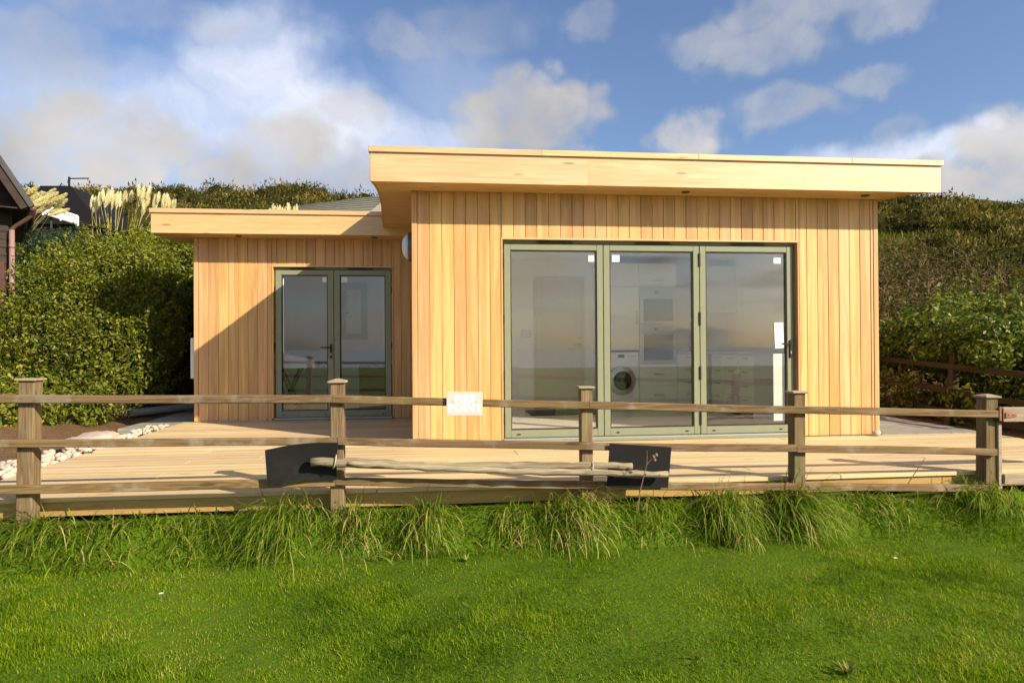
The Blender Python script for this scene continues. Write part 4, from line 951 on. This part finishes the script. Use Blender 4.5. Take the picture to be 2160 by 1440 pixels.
bare_shrub('twiggy_shrub', 'straggly brown twiggy shrub in the middle of the right hand slope', 11.6, 7.6, 1.3, 1.7, .9, 30, 23, 6500, 'leaf_dry')

# hillside scrub: gorse clumps in a mass
def scrub():
    rng = np.random.default_rng(31); Ps = []; Ns = []; Ts = []; Ls = []; CV = []; CF = []; CT = []; off = 0
    gu = np.array([(math.cos(2*PI*k/9)*math.cos(e_), math.sin(2*PI*k/9)*math.cos(e_), math.sin(e_)) for e_ in (-.25, .25, .75, 1.15) for k in range(9)]+[(0, 0, 1.0)])
    gf = [(r*9+k, r*9+(k+1) % 9, r*9+9+k) for r in range(3) for k in range(9)]+[(r*9+(k+1) % 9, r*9+9+(k+1) % 9, r*9+9+k) for r in range(3) for k in range(9)]+[(27+k, 27+(k+1) % 9, 36) for k in range(9)]
    gf = np.array(gf)
    def lumpf(D, x, y): return 1+.20*np.sin(D[:, 0]*6+x*3)*np.cos(D[:, 1]*5+y*2)+.10*np.sin(D[:, 2]*9+x)
    def clump(x, y, r, h, n, base_t, L):
        nonlocal off
        z = float(hill_h(x, y)); D = unit(rng.normal(size=(n, 3))); D[:, 2] = np.abs(D[:, 2])*.9+.05; D = unit(D)
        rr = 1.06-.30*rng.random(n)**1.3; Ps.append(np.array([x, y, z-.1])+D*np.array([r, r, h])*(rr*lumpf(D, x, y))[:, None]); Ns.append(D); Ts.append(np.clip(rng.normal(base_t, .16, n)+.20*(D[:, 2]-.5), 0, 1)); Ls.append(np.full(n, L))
        CV.append(np.array([x, y, z-.1])+gu*np.array([r, r, h])*.80*lumpf(gu, x, y)[:, None]); CF.append(gf+off); CT.append(np.full(len(gu), base_t*.35)); off += len(gu)  # darkened solid core, added as twig mass to block light inside the clump
    def wedge(n, azr, dr, per):
        for _ in range(n):
            a = rng.uniform(*azr); d = dr[0]+(dr[1]-dr[0])*rng.random()**.8; x = CP[0]+math.sin(a)*d; y = CP[1]+math.cos(a)*d
            if y < 8.5 or (x < 6 and y < 16): continue
            if vnoise(x, y, .16, 12) < .48 and rng.random() < .88: continue
            r = rng.uniform(.45, 1.25)*(1+.010*d); clump(x, y, r, r*rng.uniform(.6, 1.0), int(per*rng.uniform(.7, 1.3)), rng.choice((.10, .28, .50, .72), p=(.3, .3, .25, .15)), .085+.0022*d)
    a0 = math.atan2(*ray(1840, 500)[:2]); a1 = math.atan2(*ray(2330, 500)[:2])
    wedge(620, (a0, a1), (17, 62), 620)
    b0 = math.atan2(*ray(-150, 500)[:2]); b1 = math.atan2(*ray(860, 500)[:2])
    wedge(480, (b0, b1), (34, 64), 340)
    for az0, az1, n in ((a0, a1, 110), (b0, b1, 130)):           # crest line
        for _ in range(n):
            a = rng.uniform(az0, az1); d = rng.uniform(56, 66); r = rng.uniform(.5, 1.7); clump(CP[0]+math.sin(a)*d, CP[1]+math.cos(a)*d, r, r*rng.uniform(.4, .85), 280, rng.uniform(.2, .75), .20)
    P = np.concatenate(Ps); N = np.concatenate(Ns); T = np.concatenate(Ts); L = np.concatenate(Ls); n = len(P)
    up = unit(N+np.array([0, 0, .5])+.7*rng.normal(size=(n, 3))); sd = unit(np.cross(up, rng.normal(size=(n, 3)))); L = L[:, None]*rng.uniform(.7, 1.4, (n, 1))
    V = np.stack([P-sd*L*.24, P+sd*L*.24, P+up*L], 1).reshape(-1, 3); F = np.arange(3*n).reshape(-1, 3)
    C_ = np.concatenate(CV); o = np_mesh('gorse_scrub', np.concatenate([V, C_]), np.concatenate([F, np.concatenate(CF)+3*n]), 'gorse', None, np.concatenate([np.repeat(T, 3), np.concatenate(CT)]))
    tag(o, 'mass of dark gorse and scrub covering the hillside', 'scrub', kind='stuff')
    n = 60000; a = np.concatenate([rng.uniform(a0, a1, n//2), rng.uniform(b0, b1, n//2)]); d = rng.uniform(18, 64, n)
    x = CP[0]+np.sin(a)*d; y = CP[1]+np.cos(a)*d; k = (y > 8.5) & ((x > 6) | (y > 12)); x, y, d = x[k], y[k], d[k]; z = hill_h(x, y)
    g = blades('hill_grass', np.stack([x, y, z-.03], 1), rng.uniform(0, 2*PI, len(x)), rng.uniform(0, .5, len(x)), rng.uniform(.2, 1.2, len(x)), rng.uniform(.25, .6, len(x)), .02+.0012*d, 2, 'hillgrass', None, rng.random(len(x)), rng)
    tag(g, 'rough yellow green grass between the gorse on the hillside', 'grass', kind='stuff')
scrub()

# ------------------------------------------------------------------ pampas grass
def plume_mesh(seed, L=.62, mat='plume'):
    rng = np.random.default_rng(seed); n = 520; t_ = rng.random(n); r = .14*np.sin(PI*np.clip(t_*.92+.06, 0, 1))**.8; a = rng.uniform(0, 2*PI, n)
    B = np.stack([r*.35*np.cos(a), r*.35*np.sin(a), t_*L*.85], 1)
    o = blades('plume', B, a*0+rng.uniform(-1.2, 1.2, n), rng.uniform(.1, .5, n), rng.uniform(.1, .9, n), rng.uniform(.09, .2, n)*(1.1-.5*t_), rng.uniform(.016, .034, n), 2, mat, None, rng.random(n), rng); me = o.data; bpy.data.objects.remove(o); return me
PL = [plume_mesh(i) for i in range(4)]
def pampas(label, x, y, z, plumes, lean, seed, sc_=1.0, leafn=260, stem_h=1.6):
    rng = np.random.default_rng(seed); root = thing('pampas_grass', label, 'pampas grass', (x, y, z), 'pampas grass clumps on the slope')
    B = rng.normal(size=(leafn, 3))*[.35, .3, 0]; stuff(blades('leaf_tuft', B, rng.uniform(0, 2*PI, leafn), rng.uniform(.1, .6, leafn), rng.uniform(.8, 2.0, leafn), rng.uniform(1.0, 1.9, leafn)*sc_, .025, 5, 'hillgrass', root, None, rng))
    plumes = list(plumes)+[(px+rng.normal()*7, py+abs(rng.normal())*6) for px, py in plumes]
    for (px, py) in plumes:
        # plume tip seen at (px, py): the stalk leans with the wind
        tip = at(px, py, y+rng.uniform(-.5, .5)); ln = .62*sc_*rng.uniform(.8, 1.15); b = rng.normal(size=2)*[.25*len(plumes)**.5*.6, .25]
        top = tip-np.array([math.sin(lean)*ln, 0, math.cos(lean)*ln])
        foot = np.array([x+(top[0]-x)*.55-math.tan(lean)*.4, y+b[1]*.5, max(z, top[2]-stem_h*sc_)])
        mid = (foot+top)/2+np.array([-.05*math.sin(lean), 0, .0])
        st = MB().tube([foot-np.array([x, y, z]), mid-np.array([x, y, z]), top-np.array([x, y, z])], [.013*sc_, .011*sc_, .008*sc_], 5, False).build('stalk', 'pampstem', root)
        o = link('plume', PL[rng.integers(0, 4)], st, top-np.array([x, y, z])-np.array([0, 0, .02])); o.scale = (sc_, sc_, ln/.62); o.rotation_euler = (rng.normal()*.08, lean+rng.normal()*.10, rng.uniform(-.5, .5))
g1 = at(100, 470, 12.0); pampas('pampas grass with creamy plumes blown sideways beside the dark cabin roof', g1[0]-.3, 12.0, max(float(hill_h(g1[0], 12)), 2.0), [(60, 397), (86, 390), (92, 398), (80, 405), (100, 412), (122, 396), (125, 404), (112, 424), (140, 408), (145, 418), (128, 428), (96, 424), (106, 402), (74, 392)], .95, 41, .80, stem_h=1.0)
g2 = at(270, 470, 10.5); pampas('tall pampas grass clump with upright plumes left of the low roof', g2[0]-.2, 10.5, max(float(hill_h(g2[0], 10.5)), 1.3), [(197, 408), (222, 396), (234, 396), (242, 392), (250, 400), (214, 402), (258, 400), (268, 398), (278, 398), (296, 384), (300, 396), (314, 384), (306, 402), (306, 418), (336, 400), (328, 406), (352, 404), (360, 414), (368, 416), (346, 412), (230, 402)], .16, 42, .62, stem_h=1.9)
g3 = at(588, 450, 15); pampas('small white pampas plumes just above the low roof line', g3[0], 15.0, float(hill_h(g3[0], 15)), [(570, 437), (576, 427), (583, 431), (588, 429), (595, 431), (605, 424), (611, 428), (626, 428)], .05, 43, .60, 160, 1.0)

# ------------------------------------------------------------------ buildings behind
_cc = at(21, 600, 5.0); CBX = float(_cc[0]); CRZ = math.radians(31)
_ux = np.array([math.cos(CRZ), math.sin(CRZ)]); _uy = np.array([-math.sin(CRZ), math.cos(CRZ)])
def cabin_at(px, py, ly):
    """local (x, z) of the cabin where the ray meets the plane local y = ly"""
    d = ray(px, py); q = CP[:2]-np.array([CBX, 5.0]); t_ = (ly-q @ _uy)/(d[:2] @ _uy); P = CP+d*t_
    return np.array([(P[:2]-np.array([CBX, 5.0])) @ _ux, P[2]])
cab = thing('dark_cabin', 'dark brown timber cabin with overhanging gable roof at the left edge', 'cabin', (CBX, 5.0, 0), rot=(0, 0, CRZ))
for k in range(26):
    z = -.1+k*.135; MB().prism([(0, z), (-.028, z), (-.012, z+.142), (0, z+.142)], -3.2, 0, 0).build('wall_plank', 'cabin', cab)
bx('corner_board', 'cabin', cab, -.004, .03, -.04, .03, -.1, 3.42, .004)
bx('wall_core', 'cabin', cab, -3.2, -.005, .002, 4.0, -.1, 3.40)
ea = cabin_at(67, 433, -.45); tb = cabin_at(0, 335, -.45); dd = unit(tb-ea); top_ = ea+dd*3.4; nn_ = np.array([dd[1], -dd[0]])
if nn_[0] < 0: nn_ = -nn_
MB().prism([tuple(ea-nn_*.17), tuple(top_-nn_*.17), tuple(top_), tuple(ea)], -.47, -.43, 1).build('barge_board', 'cabin', cab)
MB().prism([tuple(ea-nn_*.05-dd*.02), tuple(top_-nn_*.05), tuple(top_+nn_*.03), tuple(ea+nn_*.03-dd*.02)], -.50, 4.4, 1).build('roof_slope', 'roofing', cab)
MB().prism([tuple(ea-nn_*.06), tuple(top_-nn_*.06), (-3.2, float(top_[1])), (-3.2, 3.40), (0.0, 3.40)], -.02, .06, 1).build('gable', 'cabin', cab)
bx('soffit', 'cabin', cab, -.9, float(ea[0])-.06, -.42, 4.0, 3.34, 3.36)
gxx = float(ea[0])+.02; gzz = float(ea[1])-.05
MB().tube([(gxx, -.46, gzz), (gxx, 4.0, gzz)], .05, 10).build('gutter', 'brownpipe', cab, True)
pxl = float(cabin_at(25, 500, -.12)[0])
MB().tube([(gxx-.02, -.35, gzz-.02), (gxx-.03, -.32, gzz-.10), (gxx-.08, -.28, gzz-.16), (pxl+.06, -.15, gzz-.27), (pxl+.01, -.12, gzz-.31), (pxl, -.12, gzz-.38)], .036, 10).build('swan_neck', 'brownpipe', cab, True)
dp = MB().tube([(pxl, -.12, gzz-.34), (pxl, -.12, 0.0)], .040, 12).build('downpipe', 'pinkpipe', cab, True)
for z in (2.72, 1.2): MB().tube([(pxl, -.12, z), (pxl, -.12, z+.05)], .047, 12).build('collar', 'pinkpipe', dp, True)
wn = bx('window_frame', 'red', cab, -.9, float(cabin_at(10, 560, -.05)[0]), -.05, -.005, 1.45, 2.50, .004); bx('pane', 'ovenglass', wn, -.25, .25, -.026, -.0235, -.42, .42)
# far dark gabled house on the slope, with a white balustrade before it
fh = thing('far_gabled_house', 'distant black roofed house on the hill behind the pampas plumes', 'house', (-16.6, 27, float(hill_h(-16.6, 27))))
zb = float(fh.location[2]); A = at(148, 392, 27); B = at(208, 466, 27); C_ = at(60, 392, 27)
MB().prism([(C_[0]+16.6, C_[2]-zb), (A[0]+16.6, A[2]-zb), (B[0]+16.6, B[2]-zb), (B[0]+16.55, B[2]-zb-.18), (C_[0]+16.6, B[2]-zb-.18)], 0, 5, 1).build('roof', 'fardark', fh)
bx('wall', 'cabin', fh, C_[0]+16.7, B[0]+16.2, .3, 4.8, -1.5, B[2]-zb-.19); MB().tube([(A[0]+16.4, .3, A[2]-zb-.1), (A[0]+16.4, .3, A[2]-zb+.5)], .05, 6).build('aerial', 'fardark', fh); MB().tube([(A[0]+16.4, .3, A[2]-zb+.42), (A[0]+17.3, .3, A[2]-zb+.45)], .03, 6).build('aerial_arm', 'fardark', fh)
wb = thing('white_balustrade', 'small white painted balustrade on the slope above the left shrubs', 'balustrade', (-13.6, 19.0, float(hill_h(-13.6, 19.0))))
p0, p1 = at(90, 434, 19), at(139, 449, 19); zz0 = float(wb.location[2])
def wbp(f, dz): q = p0*(1-f)+p1*f; return (q[0]+13.6, f*.8, q[2]-zz0+dz)
MB().tube([wbp(0, .02), wbp(1, .02)], .045, 4).build('top_rail', 'farwhite', wb); MB().tube([wbp(0, -.26), wbp(1, -.26)], .035, 4).build('bottom_rail', 'farwhite', wb)
for f in (0, .5, 1): MB().tube([wbp(f, -.34), wbp(f, .03)], .04, 4).build('post', 'farwhite', wb)
for f in (.1, .9): MB().tube([(wbp(f, 0)[0], wbp(f, 0)[1]+.3, wbp(f, 0)[2]-2.4), (wbp(f, 0)[0], wbp(f, 0)[1]+.3, wbp(f, 0)[2]-.1)], .05, 4).build('support', 'cabin', wb)
a, b = wbp(.02, -.06), wbp(.98, -.06); MB().add([(a[0], a[1]+.05, a[2]+.08), (b[0], b[1]+.05, b[2]+.08), (b[0], b[1]+.05, b[2]-.25), (a[0], a[1]+.05, a[2]-.25), (a[0], a[1]+.08, a[2]+.08), (b[0], b[1]+.08, b[2]+.08), (b[0], b[1]+.08, b[2]-.25), (a[0], a[1]+.08, a[2]-.25)], [(0, 1, 2, 3), (4, 5, 6, 7), (0, 1, 5, 4), (1, 2, 6, 5), (2, 3, 7, 6), (3, 0, 4, 7)]).build('infill_panel', 'farwhite', wb)
# neighbour chalet with a grey tiled roof, just over the low wing
ch = thing('neighbour_chalet', 'neighbouring chalet with grey green tiled roof above the low wing', 'chalet', (-3.0, 16, float(hill_h(-3, 16))))
zc = float(ch.location[2]); q0 = at(560, 450, 16)-[-3, 16, zc]; q1 = at(775, 449, 16)-[-3, 16, zc]; q2 = at(830, 410, 17.2)-[-3, 16, zc]; q3 = at(615, 436, 18.5)-[-3, 16, zc]
q0 = np.array([q0[0], q0[1], q0[2]-.2]); q1 = np.array([q1[0]-.15, q1[1], q1[2]-.2])
nrow = 9; ncol = 1
def tile_mat():
    m, t, p, out = new_mat('grey_roof_tile'); tc = t.node('ShaderNodeTexCoord').outputs['Object']
    t.put(p.inputs['Base Color'], t.mix(t.noise(tc, 3, 5, .6), (.10, .105, .085), (.21, .21, .165))); p.inputs['Roughness'].default_value = .85; return m
MAT['tile'] = tile_mat()
for r in range(nrow):
    f0, f1 = r/nrow, (r+1.12)/nrow; nr = unit(np.cross(q1-q0, q3-q0)); nr = nr if nr[2] > 0 else -nr
    a, b = q0+(q3-q0)*f0, q1+(q2-q1)*f0; c, d = q1+(q2-q1)*min(f1, 1.02), q0+(q3-q0)*min(f1, 1.02); up = nr*.045
    MB().add([a+up, b+up, c, d, a, b, c-nr*.03, d-nr*.03], [(0, 1, 2, 3), (4, 5, 6, 7), (0, 1, 5, 4), (1, 2, 6, 5), (2, 3, 7, 6), (3, 0, 4, 7)]).build('tile_course', 'tile', ch)
MAT['cream_board'] = paint('grey_barge_board', (.22, .20, .165), .7, .2, 0, .06); MAT['brick'] = paint('brown_brick', (.20, .11, .07), .9, .1, 0, .2, 20)
nr = unit(np.cross(q1-q0, q3-q0)); nr = nr if nr[2] > 0 else -nr
MB().add([q1+[.02, -.05, -.10], q1+[.16, -.02, -.13], q2+[.16, -.02, -.13], q2+[.02, -.05, -.10], q1+[.02, -.05, .06], q1+[.16, -.02, .03], q2+[.16, -.02, .03], q2+[.02, -.05, .06]], [(0, 1, 2, 3), (4, 5, 6, 7), (0, 1, 5, 4), (1, 2, 6, 5), (2, 3, 7, 6), (3, 0, 4, 7)]).build('barge_board', 'cream_board', ch)
bx('wall', 'brick', ch, q0[0]+.4, q1[0]+1.4, .9, 3.5, -1.2, q1[2]+.15)

# ------------------------------------------------------------------ grass
rng = np.random.default_rng(77)
n = 330000
yy = -2.40-2.40*rng.random(n)**.85; x = rng.uniform(-3.9, 4.9, n)+.0
k = np.abs((x-CP[0])*_c-(yy-CP[1])*_s) < .83*((x-CP[0])*_s+(yy-CP[1])*_c)+.5; x, yy = x[k], yy[k]
den = vnoise(x, yy, 2.2, 1)*.5+vnoise(x, yy, 7, 2)*.3+vnoise(x, yy, 18, 3)*.2
k = rng.random(len(x)) < .45+.9*den; x, yy, den = x[k], yy[k], den[k]; n = len(x)
Lh = (.010+.044*den**1.4)*rng.uniform(.6, 1.35, n)*(1-.35*sstep(.62, .85, vnoise(x, yy, 2.6, 41)*.6+vnoise(x, yy, 7, 42)*.4)); thatch = sstep(.62, .85, vnoise(x, yy, 2.6, 41)*.6+vnoise(x, yy, 7, 42)*.4)
tnt = np.clip(.06+.40*vnoise(x, yy, 1.3, 6)+rng.normal(.10, .15, n)+np.where(rng.random(n) < .05+.35*thatch, .5, 0)+.38*(vnoise(x, yy, 4, 9)-.5)+.25*(vnoise(x, yy, 13, 19)-.5), 0, 1)
g = blades('lawn_grass', np.stack([x, yy, lawn_h(x, yy)-.004], 1), rng.uniform(0, 2*PI, n), rng.uniform(.05, 1.15, n), rng.uniform(-.2, 1.2, n), Lh, rng.uniform(.0028, .0052, n), 2, 'lawn_blade', None, tnt, rng)
tag(g, 'short mown green lawn grass in the foreground', 'grass', kind='stuff')
# the bank under the fence: mixed longer grass
n = 56000; x = rng.uniform(-3.6, 6.2, n); yy = -2.46+.32*rng.random(n)+0*x; yy -= .25*sstep(2.5, 5, x)*rng.random(n)
cl = vnoise(x, yy*.6, 2.6, 21)*.6+vnoise(x, yy, 8, 22)*.4; k = rng.random(n) < .25+1.1*cl; x, yy, cl = x[k], yy[k], cl[k]; n = len(x)
front = sstep(-2.25, -2.48, yy); Lb = (.018+.085*cl**2*(1-.55*front))*rng.uniform(.5, 1.6, n)
Lb *= np.where(yy > -2.30, .8, 1)
tnt = np.clip(.28+rng.normal(0, .17, n)+.5*(vnoise(x, yy, 2.1, 30)-.45)+np.where(rng.random(n) < .07, .5, 0), 0, 1)
g = blades('bank_grass', np.stack([x, yy, lawn_h(x, yy)-.006], 1), rng.normal(-PI/2, 1.1, n), rng.uniform(.0, .7, n), rng.uniform(.3, 1.6, n), Lb, rng.uniform(.003, .0075, n), 3, 'long_blade', None, tnt, rng)
tag(g, 'longer rough grass on the bank below the fence', 'grass', kind='stuff')
def tussock(label, px, py, n, L, seed, spread=.12, flow=-PI/2, dev=.8, straw=.14, low=0, wd=(.005, .0125)):
    rng = np.random.default_rng(seed); p_ = at(px, py, -2.27); x0, y0 = float(p_[0]), -2.27; n = int(n*1.15); z0 = float(lawn_h(x0, y0))
    root = tag(link('grass_tussock', None, None, (x0, y0, z0)), label, 'grass tussock', 'long grass tussocks on the bank')
    B = rng.normal(size=(n, 3))*[spread*.78, spread*.45, 0]; B[:, 0] += .06*np.sin(seed*1.7)*rng.random(n); flow = flow+.3*math.sin(seed*2.3); L = L*(.66+.30*abs(math.sin(seed*5.1))); B[:, 2] = lawn_h(x0+B[:, 0], y0+B[:, 1])-z0-.01
    t_ = np.clip(rng.normal(.34, .17, n)+np.where(rng.random(n) < straw, .55, 0), 0, 1)
    comb = rng.random(n) < .8
    stuff(blades('blade_mass', B, np.where(comb, rng.normal(flow, .5, n), rng.normal(flow, 1.3, n)), np.where(comb, rng.uniform(.15, .9, n), rng.uniform(-.1, .6, n)), np.where(comb, rng.uniform(1.4, 2.6, n), rng.uniform(.4, 1.8, n)), L*rng.uniform(.35, 1.25, n)*np.where(comb, 1.1, .8), rng.uniform(*wd, n), 6, 'long_blade', root, t_, rng)); return root
TUS = [('drooping grass tussock at the foot of the left end post', 70, 1085, 260, .34, .14), ('long mixed grass tussock right of the left end post', 240, 1075, 300, .30, .20), ('grass tussock with long blades halfway between the two left posts', 420, 1080, 200, .24, .18),
       ('big shaggy grass tussock below the left black flap', 600, 1062, 620, .48, .15), ('straw flecked tussock at the foot of the second post', 740, 1085, 300, .33, .14), ('bright arching tussock right of the second post', 895, 1068, 380, .36, .10),
       ('spiky grass tussock left of the middle post', 1090, 1080, 260, .30, .13), ('pale drooping tussock under the middle post', 1215, 1085, 420, .40, .15), ('short green tussock below the right black flap', 1370, 1078, 260, .28, .14),
       ('largest fountain of drooping grass between the right posts', 1540, 1052, 720, .50, .14), ('drooping pale green tussock at the foot of the fourth post', 1680, 1068, 480, .44, .12), ('short tufty grass right of the fourth post', 1840, 1075, 260, .24, .18), ('dark green bent tussock by the gate post', 2080, 1050, 420, .36, .16)]
for i, (lab, px, py, n, L, sp) in enumerate(TUS): tussock(lab, px, py, n, L, 100+i, sp, flow=-PI/2+(-.9 if i == 12 else 0), straw=.26 if i in (4, 7) else .10)
# dead straws lying on the bank
n = 230; x = rng.uniform(-3, 5.2, n); yy = rng.uniform(-2.50, -2.25, n); g = blades('dead_straw', np.stack([x, yy, lawn_h(x, yy)+.05], 1), rng.normal(-PI/2, 1.3, n), rng.uniform(.2, 1.2, n), rng.uniform(.5, 1.7, n), rng.uniform(.10, .28, n), rng.uniform(.004, .010, n), 4, 'straw', None, None, rng)
tag(g, 'scattered dead straw coloured blades over the bank grass', 'straw', kind='stuff')
# dried flower stalk in front of the right flap
ds = thing('dried_flower_stalk', 'dried brown flower head on a thin stalk in front of the right black flap', 'dried flower', tuple(at(1345, 1075, -2.52)))
def loc(px, py, y=-2.52): return at(px, py, y)-np.array(ds.location)
MB().tube([loc(1345, 1080), loc(1349, 1040), loc(1358, 1003), loc(1364, 980), loc(1375, 966)], [.0042, .0038, .0034, .003, .0026], 6).build('stalk', 'stem', ds)
MB().tube([loc(1364, 982), loc(1365, 965), loc(1364.5, 949)], [.0026, .0024, .0018], 6).build('side_stalk', 'stem', ds)
for (px, py, r) in ((1378, 963, .017), (1384, 959, .015), (1381, 970, .014)):
    o = link('seed_head', stone_mesh(px, 1, MAT['stem']), ds, loc(px, py)); o.scale = (r, r, r*1.6)
for i, (pts, lab) in enumerate((([(1915, 1020), (1925, 1005), (1938, 985), (1952, 965)], 'thin bare weed stem on the bank left of the gate post'), ([(1355, 1075), (1362, 1060), (1370, 1045)], 'short forked dead stem beside the dried flower stalk'), ([(1268, 1060), (1280, 1040), (1284, 1068)], 'bent dead stem right of the middle post'))):
    p_ = [at(a, b, -2.48) for a, b in pts]; o = MB().tube([q-p_[0] for q in p_], [.0034, .003, .0026, .002][:len(p_)], 5).build('dead_stem', 'stem', None, loc=p_[0]); tag(o, lab, 'dead stem')
# small weeds and daisies in the lawn
def ground_at(px, py):
    d = ray(px, py); t_ = 2.0
    for _ in range(40):
        q = CP+d*t_; t_ += (q[2]-float(lawn_h(q[0], q[1])))/max(-d[2], .05)*.7
    return CP+d*t_
for i, (px, py, lab, n, L) in enumerate(((1790, 1425, 'pale jagged leaved weed in the lawn at the lower right', 16, .075), (1475, 1392, 'small pale weed rosette in the lawn near the bottom middle right', 9, .055), (985, 1185, 'broad leaved weed on the lawn edge below the bright tussock', 14, .06))):
    g0 = ground_at(px, py); r2 = np.random.default_rng(200+i); root = thing('lawn_weed', lab, 'weed', tuple(g0))
    a = r2.uniform(0, 2*PI, n); blades('leaf_rosette', np.stack([.012*np.cos(a), .012*np.sin(a), 0*a+.01], 1), a, r2.uniform(.3, .8, n), r2.uniform(.4, .9, n), L*r2.uniform(.6, 1.1, n), L*.26, 4, 'hillgrass' if i == 0 else 'leaf_bright', root, r2.uniform(.6, 1, n), r2)
for i, (px, py, lab) in enumerate(((340, 1269, 'small white daisy in the lawn at the left'), (1890, 1192, 'small white daisy in the lawn at the right'))):
    g0 = ground_at(px, py); root = thing('daisy', lab, 'daisy', tuple(g0)); MB().tube([(0, 0, 0), (0, 0, .045)], .0015, 5).build('stalk', 'stem', root)
    q = MB(); 
    for k in range(10): a = 2*PI*k/10; q.add([(0, 0, .046), (.012*math.cos(a-.2), .012*math.sin(a-.2), .05), (.014*math.cos(a), .014*math.sin(a), .05), (.012*math.cos(a+.2), .012*math.sin(a+.2), .05)], [(0, 1, 2, 3)])
    q.build('flower', 'letter', root)
